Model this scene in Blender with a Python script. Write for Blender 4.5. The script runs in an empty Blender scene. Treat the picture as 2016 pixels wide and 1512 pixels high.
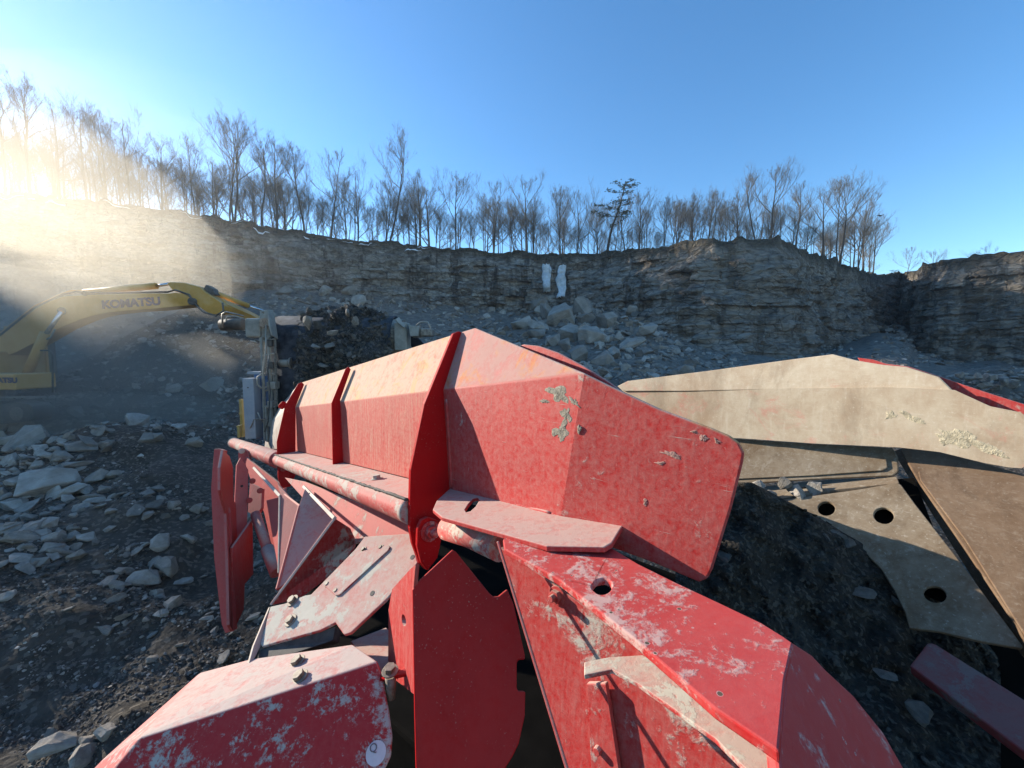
import bpy, bmesh, math, random
import numpy as np
from mathutils import Vector, Matrix
from mathutils.geometry import tessellate_polygon

# ------------------------------------------------------------------ camera, sky, sun, exposure
S = bpy.context.scene
COL = S.collection
CAMZ = 3.4
F, CX, CY = 757.0, 1008.0, 756.0
PITCH = math.radians(4.2)
SUN_AZ, SUN_EL = math.radians(-64.0), math.radians(16.8)

cam = bpy.data.cameras.new("camera")
cam.sensor_fit = 'HORIZONTAL'; cam.sensor_width = 36.0; cam.lens = 36.0 * F / 2016.0
cam.clip_start = 0.02; cam.clip_end = 3000
camo = bpy.data.objects.new("camera", cam); COL.objects.link(camo)
camo.location = (0, 0, CAMZ); camo.rotation_euler = (math.radians(90) - PITCH, 0, 0)
S.camera = camo

wd = bpy.data.worlds.new("World"); S.world = wd; wd.use_nodes = True
nt = wd.node_tree; nt.nodes.clear()
sky = nt.nodes.new("ShaderNodeTexSky"); sky.sky_type = 'NISHITA'; sky.sun_disc = False
sky.sun_elevation = SUN_EL; sky.sun_rotation = SUN_AZ
sky.altitude = 300; sky.air_density = 1.0; sky.dust_density = 0.14; sky.ozone_density = 2.6
bg = nt.nodes.new("ShaderNodeBackground"); bg.inputs[1].default_value = 0.12
wo = nt.nodes.new("ShaderNodeOutputWorld")
hs = nt.nodes.new('ShaderNodeHueSaturation'); hs.inputs['Saturation'].default_value = 1.22
nt.links.new(sky.outputs[0], hs.inputs['Color']); nt.links.new(hs.outputs[0], bg.inputs[0]); nt.links.new(bg.outputs[0], wo.inputs[0])

sun = bpy.data.lights.new("sun", 'SUN'); sun.energy = 4.3; sun.angle = math.radians(0.6); sun.color = (1.0, 0.92, 0.79)
suno = bpy.data.objects.new("sun", sun); COL.objects.link(suno)
sd = Vector((math.sin(SUN_AZ) * math.cos(SUN_EL), math.cos(SUN_AZ) * math.cos(SUN_EL), math.sin(SUN_EL)))
suno.rotation_euler = sd.to_track_quat('Z', 'Y').to_euler()
suno.location = sd * 60

S.view_settings.view_transform = 'Standard'; S.view_settings.look = 'None'
S.view_settings.exposure = 1.35; S.view_settings.gamma = 1.0; S.view_settings.use_curve_mapping = False
S.cycles.use_denoising = True
S.cycles.max_bounces = 6; S.cycles.volume_bounces = 0; S.cycles.diffuse_bounces = 3
S.cycles.transparent_max_bounces = 16
S.cycles.sample_clamp_indirect = 4.0

rnd = random.Random(7)
rng = np.random.default_rng(11)

# ------------------------------------------------------------------ helpers
CT, ST = math.cos(PITCH), math.sin(PITCH)
CAM = np.array([0, 0, CAMZ])
def R(p):
    x = (p[0] - CX) / F; y = -(p[1] - CY) / F; z = 1.0
    return np.array([x, z * CT + y * ST, y * CT - z * ST])
def D(px, py, dep): return CAM + R((px, py)) * dep
def hit(p, P, n):
    r = R(p); return CAM + r * (((P - CAM) @ n) / (r @ n))
def unit(v): v = np.asarray(v, float); return v / np.linalg.norm(v)
def plane3(a, b, c):
    A, B, C = D(*a), D(*b), D(*c); n = unit(np.cross(B - A, C - A)); return A, n

def tag(o, label=None, cat=None, group=None, kind=None):
    if label: o["label"] = label
    if cat: o["category"] = cat
    if group: o["group"] = group
    if kind: o["kind"] = kind
    return o
def thing(name, label, cat, loc=(0, 0, 0), group=None):
    o = bpy.data.objects.new(name, None); COL.objects.link(o); o.location = loc
    o.empty_display_size = 0.2
    return tag(o, label, cat, group)
def mk(name, verts, faces, mat, parent=None, bevel=0, smooth=False, solid=0):
    me = bpy.data.meshes.new(name)
    me.from_pydata([tuple(map(float, v)) for v in verts], [], [tuple(map(int, f)) for f in faces])
    me.update()
    if mat: me.materials.append(mat)
    if smooth: me.polygons.foreach_set("use_smooth", [True] * len(me.polygons))
    o = bpy.data.objects.new(name, me); COL.objects.link(o)
    if parent:
        o.parent = parent; o.matrix_parent_inverse = Matrix.Translation(-Vector(parent.location))
    if solid:
        m = o.modifiers.new("thick", 'SOLIDIFY'); m.thickness = abs(solid); m.offset = -1 if solid > 0 else 1
    if bevel:
        m = o.modifiers.new("bevel", 'BEVEL'); m.width = bevel; m.segments = 2; m.limit_method = 'ANGLE'; m.angle_limit = math.radians(35)
    return o
def fast_mesh(name, V, Fq, mat, parent=None, smooth=False):
    """V (n,3) array, Fq (m,k) array of equal-size faces"""
    V = np.ascontiguousarray(V, np.float32); Fq = np.ascontiguousarray(Fq, np.int32)
    me = bpy.data.meshes.new(name); k = Fq.shape[1]
    me.vertices.add(len(V)); me.vertices.foreach_set("co", V.ravel())
    me.loops.add(Fq.size); me.loops.foreach_set("vertex_index", Fq.ravel())
    me.polygons.add(len(Fq)); me.polygons.foreach_set("loop_start", np.arange(0, Fq.size, k, dtype=np.int32))
    me.polygons.foreach_set("use_smooth", np.full(len(Fq), smooth))
    me.update(calc_edges=True); me.validate()
    if mat: me.materials.append(mat)
    o = bpy.data.objects.new(name, me); COL.objects.link(o)
    if parent:
        o.parent = parent; o.matrix_parent_inverse = Matrix.Translation(-Vector(parent.location))
    return o
def prism_geo(pts, vec, holes=()):
    """closed slab: polygon(s) in 3D swept by vec"""
    loops = [list(pts)] + [list(h) for h in holes]
    tris = tessellate_polygon([[Vector(p) for p in l] for l in loops])
    flat = [np.asarray(p, float) for l in loops for p in l]; n = len(flat)
    V = flat + [p + vec for p in flat]
    nn = np.cross(flat[1] - flat[0], flat[2] - flat[1])
    Fs = []
    for t in tris:
        Fs.append(tuple(t)); Fs.append(tuple(i + n for i in reversed(t)))
    k = 0
    for l in loops:
        m = len(l)
        for i in range(m):
            a, b = k + i, k + (i + 1) % m
            Fs.append((a, b, b + n, a + n))
        k += m
    return V, Fs
def fix_normals(o):
    bm = bmesh.new(); bm.from_mesh(o.data)
    bmesh.ops.recalc_face_normals(bm, faces=bm.faces)
    bm.to_mesh(o.data); bm.free(); return o
def plate(name, pix, pl, th, mat, parent, bevel=0.003, holes=(), toward=False):
    P, n = pl
    pts = [hit(p, P, n) for p in pix]
    hs = [[hit(p, P, n) for p in h] for h in holes]
    c = np.mean(pts, axis=0) - CAM
    v = n if n @ c > 0 else -n
    if toward: v = -v
    V, Fs = prism_geo(pts, v * th, hs)
    return fix_normals(mk(name, V, Fs, mat, parent, bevel=bevel))
def slab3(name, pts, vec, mat, parent, bevel=0.003):
    V, Fs = prism_geo([np.asarray(p, float) for p in pts], np.asarray(vec, float))
    return fix_normals(mk(name, V, Fs, mat, parent, bevel=bevel))
def box_geo(c, ax, ay, az):
    c, ax, ay, az = map(lambda v: np.asarray(v, float), (c, ax, ay, az))
    V = [c + i * ax + j * ay + k * az for i in (-1, 1) for j in (-1, 1) for k in (-1, 1)]
    return V, [(0, 1, 3, 2), (4, 6, 7, 5), (0, 4, 5, 1), (2, 3, 7, 6), (0, 2, 6, 4), (1, 5, 7, 3)]
def box(name, c, sx, sy, sz, mat, parent=None, bevel=0.01, rz=0):
    cc, s = math.cos(rz), math.sin(rz)
    V, Fs = box_geo(c, (cc * sx / 2, s * sx / 2, 0), (-s * sy / 2, cc * sy / 2, 0), (0, 0, sz / 2))
    return fix_normals(mk(name, V, Fs, mat, parent, bevel=bevel))
def tube_geo(path, rad, n=8, caps=True):
    path = [np.asarray(p, float) for p in path]
    if not hasattr(rad, '__len__'): rad = [rad] * len(path)
    V, Fs = [], []; u = None
    for i, p in enumerate(path):
        t = unit(path[min(i + 1, len(path) - 1)] - path[max(i - 1, 0)])
        if u is None:
            u = np.cross(t, (0, 0, 1)); u = unit(u) if np.linalg.norm(u) > .05 else np.array([1., 0, 0])
        u = unit(u - t * (u @ t)); v = np.cross(t, u)
        for k in range(n):
            a = 2 * math.pi * k / n
            V.append(p + rad[i] * (math.cos(a) * u + math.sin(a) * v))
    for i in range(len(path) - 1):
        for k in range(n):
            a = i * n + k; b = i * n + (k + 1) % n
            Fs.append((a, b, b + n, a + n))
    if caps:
        Fs.append(tuple(reversed(range(n)))); Fs.append(tuple((len(path) - 1) * n + k for k in range(n)))
    return V, Fs
def tube(name, path, rad, mat, parent=None, n=12, smooth=True, bevel=0):
    V, Fs = tube_geo(path, rad, n); o = mk(name, V, Fs, mat, parent, bevel=bevel)
    for p in o.data.polygons:
        if len(p.vertices) == 4: p.use_smooth = smooth
    return o
def join_geo(*gs):
    V, Fs = [], []
    for v, f in gs:
        k = len(V); V += list(v); Fs += [tuple(i + k for i in ff) for ff in f]
    return V, Fs
def bolt(name, p, ax, r, mat, parent, washer=True, stud=False):
    p = np.asarray(p, float); ax = unit(ax); gs = []
    if washer: gs.append(tube_geo([p, p + ax * r * .25], r * 1.45, 18))
    gs.append(tube_geo([p + ax * r * .2, p + ax * r * 1.05], [r, r], 6))
    if stud: gs.append(tube_geo([p + ax * r * 1.0, p + ax * r * 1.9], [r * .55, r * .5], 12))
    V, Fs = join_geo(*gs); return fix_normals(mk(name, V, Fs, mat, parent, bevel=r * .08))

# numpy value noise -------------------------------------------------
def _h(ix, iy, iz, seed):
    h = (ix * 374761393 + iy * 668265263 + iz * 2147483647 + seed * 974711) & 0xffffffff
    h = ((h ^ (h >> 13)) * 1274126177) & 0xffffffff
    return ((h ^ (h >> 16)) & 0xffff) / 65535.0
def vnoise(x, y, z=0.0, seed=0):
    x, y, z = np.broadcast_arrays(np.asarray(x, float), np.asarray(y, float), np.asarray(z, float))
    xi, yi, zi = np.floor(x).astype(np.int64), np.floor(y).astype(np.int64), np.floor(z).astype(np.int64)
    fx, fy, fz = x - xi, y - yi, z - zi
    fx, fy, fz = [t * t * (3 - 2 * t) for t in (fx, fy, fz)]
    r = 0
    for a in (0, 1):
        for b in (0, 1):
            for c in (0, 1):
                wgt = (fx if a else 1 - fx) * (fy if b else 1 - fy) * (fz if c else 1 - fz)
                r = r + wgt * _h(xi + a, yi + b, zi + c, seed)
    return r * 2 - 1
def fbm(x, y, z=0.0, oct=4, seed=0, gain=.5):
    r = 0; a = 1; s = 1
    for i in range(oct):
        r = r + a * vnoise(x * s, y * s, z * s, seed + i); a *= gain; s *= 2.03
    return r
def sstep(a, b, x):
    t = np.clip((x - a) / (b - a), 0, 1); return t * t * (3 - 2 * t)

# ------------------------------------------------------------------ materials
def newmat(name):
    m = bpy.data.materials.new(name); m.use_nodes = True
    t = m.node_tree; b = t.nodes["Principled BSDF"]; return m, t, b
class N:
    def __init__(s, t): s.t = t
    def n(s, typ, **kw):
        o = s.t.nodes.new(typ)
        for k, v in kw.items(): setattr(o, k, v)
        return o
    def l(s, a, b): s.t.links.new(a, b)
    def val(s, sock, v):
        if hasattr(v, 'is_output') or hasattr(v, 'links'): s.l(v, sock)
        else: sock.default_value = v
    def coord(s, scale=(1, 1, 1), kind="Object", rot=(0, 0, 0)):
        tc = s.n("ShaderNodeTexCoord"); mp = s.n("ShaderNodeMapping"); s.l(tc.outputs[kind], mp.inputs[0])
        mp.inputs["Scale"].default_value = scale; mp.inputs["Rotation"].default_value = rot; return mp.outputs[0]
    def noise(s, vec, scale, detail=6, rough=.6, dist=0):
        o = s.n("ShaderNodeTexNoise"); s.l(vec, o.inputs["Vector"]); o.inputs["Scale"].default_value = scale
        o.inputs["Detail"].default_value = detail; o.inputs["Roughness"].default_value = rough; o.inputs["Distortion"].default_value = dist
        return o.outputs["Fac"]
    def vor(s, vec, scale, feature='F1', out="Distance", rnd_=1.0):
        o = s.n("ShaderNodeTexVoronoi"); o.feature = feature; s.l(vec, o.inputs["Vector"]); o.inputs["Scale"].default_value = scale
        o.inputs["Randomness"].default_value = rnd_
        return o.outputs[out]
    def rng(s, v, a, b, c=0., d=1., smooth=False):
        o = s.n("ShaderNodeMapRange"); o.clamp = True
        if smooth: o.interpolation_type = 'SMOOTHSTEP'
        s.val(o.inputs[0], v)
        for i, q in enumerate((a, b, c, d)): o.inputs[1 + i].default_value = q
        return o.outputs[0]
    def m(s, op, a, b=0.5, c=None):
        o = s.n("ShaderNodeMath"); o.operation = op; s.val(o.inputs[0], a); s.val(o.inputs[1], b)
        if c is not None: s.val(o.inputs[2], c)
        return o.outputs[0]
    def mix(s, f, a, b):
        o = s.n("ShaderNodeMix"); o.data_type = 'RGBA'; s.val(o.inputs[0], f)
        for i, q in ((6, a), (7, b)):
            if hasattr(q, 'links'): s.l(q, o.inputs[i])
            else: o.inputs[i].default_value = (*q, 1)
        return o.outputs[2]
    def bump(s, h, b, strength=.3, dist=.02):
        o = s.n("ShaderNodeBump"); o.inputs["Strength"].default_value = strength; o.inputs["Distance"].default_value = dist
        s.l(h, o.inputs["Height"]); s.l(o.outputs[0], b.inputs["Normal"]); return o
    def nz(s):
        g = s.n("ShaderNodeNewGeometry"); x = s.n("ShaderNodeSeparateXYZ"); s.l(g.outputs["Normal"], x.inputs[0]); return x.outputs[2]

DUST = (0.50, 0.46, 0.385)
def red_mat(name, film=.15, patch=.5, settle=.8, thr=.55, streak=0.15, pw=(.52, .34, .14), base=(0.46, 0.014, 0.014), upr=(.15, .85), edge=.05, spec=.25, yellow=0, pits=False, dust=DUST, scr=.25, rough=.42):
    m, t, b = newmat(name); q = N(t)
    v = q.coord()
    big = q.noise(v, 3.2, 9, .72, .4); fine = q.noise(v, 55, 6, .75); mid = q.noise(v, 14, 8, .7, .6)
    sv = q.coord((85, 85, 5)); st = q.noise(sv, 1.0, 4, .6)
    pm = q.m('ADD', q.m('ADD', q.m('MULTIPLY', big, pw[0]), q.m('MULTIPLY', mid, pw[1])), q.m('MULTIPLY', fine, pw[2]))
    pat = q.m('MULTIPLY', q.rng(pm, thr - .01, thr + edge), patch)
    up = q.rng(q.nz(), *upr)
    upm = q.m('MULTIPLY', q.m('MULTIPLY', up, settle), q.rng(q.m('ADD', q.m('MULTIPLY', mid, .6), q.m('MULTIPLY', fine, .4)), .34, .52, .45, 1.0))
    fl = q.m('MULTIPLY', q.rng(fine, .3, .75), film)
    fl = q.m('ADD', fl, q.m('MULTIPLY', q.rng(st, .45, .75), streak))
    spk = q.m('MULTIPLY', q.rng(q.noise(v, 130, 3, .6), .63, .70), q.m('MULTIPLY', q.rng(big, .42, .6), .4))
    # scratches
    s1 = q.noise(q.coord((9, 9, 170), rot=(.5, .35, .2)), 1.0, 3, .55); s2 = q.noise(q.coord((150, 150, 5), rot=(-.3, .5, .1)), 1.0, 3, .55)
    sc = q.m('MULTIPLY', q.m('MAXIMUM', q.rng(s1, .66, .74), q.rng(s2, .67, .75)), q.m('MULTIPLY', q.rng(mid, .46, .6), scr))
    msk = q.m('MAXIMUM', q.m('MAXIMUM', pat, upm), q.m('MAXIMUM', fl, q.m('MAXIMUM', spk, sc)))
    msk = q.m('MINIMUM', msk, 1.0)
    redv = q.mix(q.rng(big, .35, .65), base, (base[0] * .84, base[1] * .9, base[2] * .95))
    dv = q.mix(q.rng(mid, .3, .7), dust, tuple(c * .82 for c in dust))
    if yellow: dv = q.mix(q.m('MULTIPLY', q.m('MULTIPLY', q.rng(q.noise(v, 5.5, 8, .75, .8), .52, .62), up), yellow), dv, (.62, .40, .13))
    col = q.mix(msk, redv, dv)
    h = msk
    if pits:
        vo = q.vor(q.coord((1, 1, 1.5)), 46); vo = q.m('ADD', vo, q.m('MULTIPLY', fine, .10)); thrn = q.rng(q.noise(v, 13, 3), .45, .66, .02, .24)
        pit = q.m('LESS_THAN', vo, thrn); ring = q.m('LESS_THAN', vo, q.m('MULTIPLY', thrn, 1.25))
        col = q.mix(q.m('MULTIPLY', ring, .55), col, (.5, .36, .33)); col = q.mix(pit, col, (.10, .075, .05))
        h = q.m('SUBTRACT', msk, q.m('MULTIPLY', pit, 3.0))
    q.l(col, b.inputs["Base Color"]); q.l(q.rng(msk, 0, .5, rough, .93), b.inputs["Roughness"])
    b.inputs["Specular IOR Level"].default_value = spec
    hh = q.m('ADD', q.m('MULTIPLY', h, 1.0), q.m('MULTIPLY', fine, .25))
    q.bump(hh, b, .35, .004)
    return m
M = {}
M['red'] = red_mat('red_paint', film=.18, patch=.5, thr=.585, settle=.7, streak=.15)
M['red_clean'] = red_mat('red_paint_clean', film=.012, patch=.06, thr=.70, settle=.12, streak=.008, scr=.06, base=(.45, .007, .008), spec=.05, rough=.55)
M['red_dust'] = red_mat('red_paint_dusty', film=.22, patch=.95, thr=.535, settle=.72, streak=.10)
M['red_panel'] = red_mat('red_paint_panel', film=.30, patch=.9, thr=.575, settle=.72, streak=.05, scr=.9, upr=(.05, .5), yellow=.9)
M['red_panel_far'] = red_mat('red_paint_panel_far', film=.42, patch=.7, thr=.60, settle=.92, streak=.34, scr=.4, upr=(.05, .42), yellow=.5, dust=(.58, .45, .33))
M['red_arm'] = red_mat('red_paint_arm', film=.14, patch=.75, thr=.515, settle=.14, edge=.05, pits=True, streak=.05, dust=(.54, .42, .37), pw=(.36, .36, .28))
M['red_ledge'] = red_mat('red_paint_ledge', film=.25, patch=1.0, thr=.49, settle=.8, streak=.1)
M['red_hood'] = red_mat('red_paint_hood', film=.07, patch=1.0, thr=.53, settle=.95, streak=.03, upr=(.66, .97), edge=.03, pw=(.40, .34, .26), dust=(.50, .43, .38))
M['tube'] = red_mat('red_paint_tube', film=.40, patch=.9, thr=.50, settle=.7, streak=.1)

def simple(name, col, rough=.6, metal=0, var=.25, scale=12, dust=.0, dustc=DUST, bump=.15, bd=.003, spec=.4):
    m, t, b = newmat(name); q = N(t); v = q.coord()
    n1 = q.noise(v, scale, 7, .65); n2 = q.noise(v, scale * 6, 4, .6)
    c = q.mix(q.rng(n1, .3, .7), tuple(x * (1 - var) for x in col), tuple(min(1, x * (1 + var)) for x in col))
    if dust:
        d = q.m('MULTIPLY', q.m('ADD', q.m('MULTIPLY', q.rng(q.nz(), .1, .8), .7), q.m('MULTIPLY', q.rng(n1, .42, .62), .6)), dust)
        c = q.mix(q.m('MINIMUM', d, 1.0), c, dustc)
    q.l(c, b.inputs["Base Color"]); b.inputs["Roughness"].default_value = rough; b.inputs["Metallic"].default_value = metal
    b.inputs["Specular IOR Level"].default_value = spec
    q.bump(q.m('ADD', n1, q.m('MULTIPLY', n2, .5)), b, bump, bd)
    return m
M['red_shade'] = red_mat('red_paint_dusty_shade', film=.45, patch=.8, thr=.47, settle=.6, base=(.22, .008, .012), dust=(.17, .155, .14))  # red paint and dust darkened to imitate the shade inside the hopper
M['steel'] = simple('worn_steel', (.20, .17, .14), .5, .3, .4, 30, .5)
M['bolt'] = simple('rusty_bolt', (.13, .09, .06), .7, .2, .4, 40, .35)
M['white'] = simple('sticker', (.62, .55, .55), .6, 0, .08, 30)
M['ink'] = simple('sticker_ink', (.16, .12, .12), .7)
M['cream'] = simple('cream_steel', (.26, .245, .205), .55, 0, .15, 9, .45)
M['rubber'] = simple('black_rubber', (.022, .021, .021), .85, 0, .3, 20, .12)
M['belt'] = simple('belt_rubber', (.045, .055, .072), .9, 0, .6, 9, .06, spec=.08)
M['blue'] = simple('blue_cabinet', (.03, .085, .20), .45, 0, .15, 8, .25)
M['bluewhite'] = simple('pale_cabinet', (.27, .30, .33), .5, 0, .08, 8, .2)
M['yellow_rail'] = simple('yellow_rail', (.36, .25, .06), .5, 0, .1, 10, .2)
M['exc'] = simple('yellow_machine', (.64, .31, .045), .6, 0, .2, 1.6, .7, (.52, .37, .20))
M['exc_dark'] = simple('dark_machine', (.05, .048, .045), .7, 0, .3, 4, .5, (.3, .27, .22))
M['logo'] = simple('lettering', (.035, .035, .10), .5, 0, .05)
M['chrome'] = simple('cylinder_rod', (.6, .6, .6), .25, .9, .05)
M['glass'] = simple('cab_glass', (.32, .42, .36), .15, 0, .1, 3, spec=.8)
M['snow'] = simple('snow', (.80, .84, .90), .8, 0, .06, 2, bd=.03)
M['ice'] = simple('ice', (.56, .60, .62), .4, 0, .28, 1.1, bd=.25, bump=.9)
M['bird'] = simple('bird', (.03, .03, .03), .8)
M['bark'] = simple('bark', (.07, .063, .056), .9, 0, .3, 1.5, bump=0)
M['bark_grey'] = simple('bark_grey', (.125, .112, .095), .9, 0, .3, 1.5, bump=0)
M['needle'] = simple('needle', (.035, .06, .03), .8, 0, .3, 1.5, bump=0)
M['shade_black'] = simple('shade_black_interior', (.005, .0045, .004), .95, 0, .3, 8, .06, (.03, .025, .02), spec=.03)  # near-black colour stands in for the shade of the hollow interior

def dirt_mat(name, c1, c2, sc=3.0, bs=.6, bd=.05, far=None):
    m, t, b = newmat(name); q = N(t); v = q.coord()
    n0 = q.noise(v, sc * .25, 6, .65); n1 = q.noise(v, sc, 10, .72); vo = q.vor(q.coord((1, 1, 1.6)), sc * 7)
    c = q.mix(q.rng(q.m('ADD', q.m('MULTIPLY', n0, .6), q.m('MULTIPLY', n1, .4)), .38, .62), c1, c2)
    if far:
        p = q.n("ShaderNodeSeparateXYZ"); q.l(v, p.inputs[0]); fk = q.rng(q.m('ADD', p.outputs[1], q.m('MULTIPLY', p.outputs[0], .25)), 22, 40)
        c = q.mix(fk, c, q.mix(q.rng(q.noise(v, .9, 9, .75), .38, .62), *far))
    peb = q.vor(v, sc * 9, out="Color"); sp = q.n("ShaderNodeSeparateColor"); q.l(peb, sp.inputs[0])
    c = q.mix(q.m('MULTIPLY', q.rng(sp.outputs[0], .72, .9), .55), c, tuple(x * 2.4 for x in c2))
    q.l(c, b.inputs["Base Color"]); b.inputs["Roughness"].default_value = .95; b.inputs["Specular IOR Level"].default_value = .2
    q.bump(q.m('ADD', n1, q.m('MULTIPLY', q.m('SUBTRACT', 1.0, vo), .35)), b, bs, bd); return m
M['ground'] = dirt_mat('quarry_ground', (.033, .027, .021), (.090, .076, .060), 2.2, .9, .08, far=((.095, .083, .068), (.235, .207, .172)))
M['heap'] = dirt_mat('dark_dirt', (.018, .015, .012), (.055, .047, .037), 7, 1.0, .05)
M['load'] = dirt_mat('belt_load', (.022, .022, .023), (.085, .085, .085), 7, 1.0, .05)

def rock_mat(name, c1, c2, brown=.15, warm=(.24, .17, .10), attr=False):
    m, t, b = newmat(name); q = N(t); v = q.coord(kind="Object"); oi = q.n("ShaderNodeObjectInfo")
    n0 = q.noise(v, 1.6, 8, .65); n1 = q.noise(v, 9, 8, .7); st = q.noise(q.coord((1.2, 1.2, 14)), 1.0, 5, .6)
    c = q.mix(q.rng(n0, .32, .68), c1, c2)
    c = q.mix(q.m('MULTIPLY', q.rng(st, .52, .66), .35), c, tuple(x * .55 for x in c1))
    c = q.mix(q.m('MULTIPLY', q.rng(n1, .55, .7), brown), c, warm)
    k = q.m('MULTIPLY_ADD', oi.outputs["Random"], .5, .72)
    if attr:
        at_ = q.n('ShaderNodeAttribute'); at_.attribute_name = 'stone'; k = q.m('MULTIPLY_ADD', q.m('POWER', at_.outputs['Fac'], 1.4), .95, .42)
    mm = q.n("ShaderNodeMix"); mm.data_type = 'RGBA'; mm.blend_type = 'MULTIPLY'; mm.inputs[0].default_value = 1
    cc = q.n("ShaderNodeCombineColor"); [q.l(k, cc.inputs[i]) for i in range(3)]
    q.l(c, mm.inputs[6]); q.l(cc.outputs[0], mm.inputs[7])
    q.l(mm.outputs[2], b.inputs["Base Color"]); b.inputs["Roughness"].default_value = .9; b.inputs["Specular IOR Level"].default_value = .25
    q.bump(q.m('ADD', n1, st), b, .5, .05); return m
RK = ((.215, .188, .155), (.375, .335, .285)); RD = ((.080, .070, .058), (.155, .138, .117))
M['rock'] = rock_mat('grey_rock', *RK, .15); M['rock_dark'] = rock_mat('dark_rock', *RD, .2)
M['rubble'] = rock_mat('grey_rubble', *RK, .2, attr=True); M['rubble_dark'] = rock_mat('dark_rubble', *RD, .2, attr=True)

def cliff_mat():
    m, t, b = newmat('cliff_rock'); q = N(t)
    v = q.coord(); bed = q.noise(q.coord((.07, .07, 1.1)), 1.0, 8, .7, .5); bed2 = q.noise(q.coord((.35, .35, 3.2)), 1.0, 7, .7, .3)
    big = q.noise(v, .045, 5, .6); mid = q.noise(v, .35, 8, .7); fine = q.noise(v, 1.6, 8, .7)
    vst = q.noise(q.coord((.22, .22, .02)), 1.0, 5, .65, .3)
    crk = q.vor(q.coord((.45, .45, .9)), 1.0, 'DISTANCE_TO_EDGE')
    c = q.mix(q.rng(q.m('ADD', q.m('MULTIPLY', bed, .35), q.m('MULTIPLY', mid, .65)), .36, .64), (.16, .145, .125), (.40, .365, .315))
    c = q.mix(q.m('MULTIPLY', q.rng(bed2, .53, .68), .6), c, (.065, .06, .052))
    c = q.mix(q.m('MULTIPLY', q.rng(vst, .52, .57), q.rng(mid, .35, .6, .3, .92)), c, (.032, .031, .030))
    c = q.mix(q.m('MULTIPLY', q.rng(crk, .0, .05, 1, 0), q.rng(big, .4, .6, .15, .75)), c, (.03, .029, .027))
    # brown weathered rock on the promontory and right cliff, dark soil band at the very top
    p = q.n("ShaderNodeSeparateXYZ"); tc = q.n("ShaderNodeTexCoord"); q.l(tc.outputs["Object"], p.inputs[0])
    cell = q.vor(q.coord((.42, .42, .95), rot=(.05, .08, 0)), 1.0, out='Color'); cs = q.n('ShaderNodeSeparateColor'); q.l(cell, cs.inputs[0])
    cell2 = q.vor(q.coord((1.3, 1.3, 2.6)), 1.0, out='Color'); cs2 = q.n('ShaderNodeSeparateColor'); q.l(cell2, cs2.inputs[0])
    kv = q.m('ADD', q.m('MULTIPLY_ADD', cs.outputs[0], .55, .55), q.m('MULTIPLY_ADD', cs2.outputs[0], .5, -.15))
    mm = q.n("ShaderNodeMix"); mm.data_type = 'RGBA'; mm.blend_type = 'MULTIPLY'; mm.inputs[0].default_value = 1
    cc = q.n("ShaderNodeCombineColor"); [q.l(kv, cc.inputs[i]) for i in range(3)]
    q.l(c, mm.inputs[6]); q.l(cc.outputs[0], mm.inputs[7]); c = mm.outputs[2]
    bx = q.m('MULTIPLY', q.rng(p.outputs[0], 18, 34), q.rng(mid, .38, .58))
    c = q.mix(q.m('MULTIPLY', bx, .5), c, (.29, .22, .15))
    at = q.n("ShaderNodeAttribute"); at.attribute_name = "top"
    soil = q.rng(q.m('ADD', at.outputs["Fac"], q.m('MULTIPLY', mid, 3.0)), 2.2, 4.2, 1, 0)
    c = q.mix(soil, c, q.mix(q.rng(fine, .4, .6), (.045, .040, .033), (.10, .085, .06)))
    q.l(c, b.inputs["Base Color"]); b.inputs["Roughness"].default_value = .95; b.inputs["Specular IOR Level"].default_value = .2
    hh = q.m('ADD', q.m('ADD', bed2, q.m('MULTIPLY', fine, .8)), q.m('ADD', q.m('MULTIPLY', q.rng(crk, 0, .08), .6), q.m('ADD', q.m('MULTIPLY', cs.outputs[1], .5), q.m('MULTIPLY', cs2.outputs[1], .4))))
    q.bump(hh, b, .8, .5); return m
M['cliff'] = cliff_mat()

def pale_mat(name, c1, c2, c3, redk=.0, sc=2.0):
    m, t, b = newmat(name); q = N(t); v = q.coord()
    n0 = q.noise(v, sc, 8, .7, .5); n1 = q.noise(v, sc * 9, 8, .75); s1 = q.noise(q.coord((18, 18, 150), rot=(.35, .3, 0)), 1.0, 4, .6)
    dr = q.noise(q.coord((40, 40, 4)), 1.0, 4, .6)
    c = q.mix(q.rng(q.m('ADD', q.m('MULTIPLY', n0, .65), q.m('MULTIPLY', n1, .35)), .38, .62), c1, c2)
    c = q.mix(q.m('MULTIPLY', q.m('MULTIPLY', q.rng(s1, .58, .72), q.rng(n0, .4, .6)), .4), c, c3)
    c = q.mix(q.m('MULTIPLY', q.rng(dr, .56, .7), .22), c, c3)
    c = q.mix(q.m('MULTIPLY', q.rng(q.noise(q.coord((1, 1, .45)), sc * .9, 9, .75, .8), .5, .66), .55), c, tuple(x * .55 for x in c1))
    if redk:
        c = q.mix(q.m('MULTIPLY', q.rng(q.noise(v, sc * 2.6, 9, .8, .6), .55, .64), redk), c, (.55, .12, .10))
    sp = q.rng(q.noise(v, 70, 3, .6), .62, .7); c = q.mix(q.m('MULTIPLY', sp, .35), c, c3)
    q.l(c, b.inputs["Base Color"]); b.inputs["Roughness"].default_value = .8; b.inputs["Specular IOR Level"].default_value = .3
    q.bump(q.m('ADD', n1, n0), b, .25, .006); return m
M['pale'] = pale_mat('dusty_wing', (.36, .255, .165), (.52, .44, .325), (.62, .56, .45), .35, 1.4)
M['liner'] = pale_mat('worn_liner', (.135, .086, .046), (.245, .195, .135), (.46, .42, .34), 0, 3)
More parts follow.
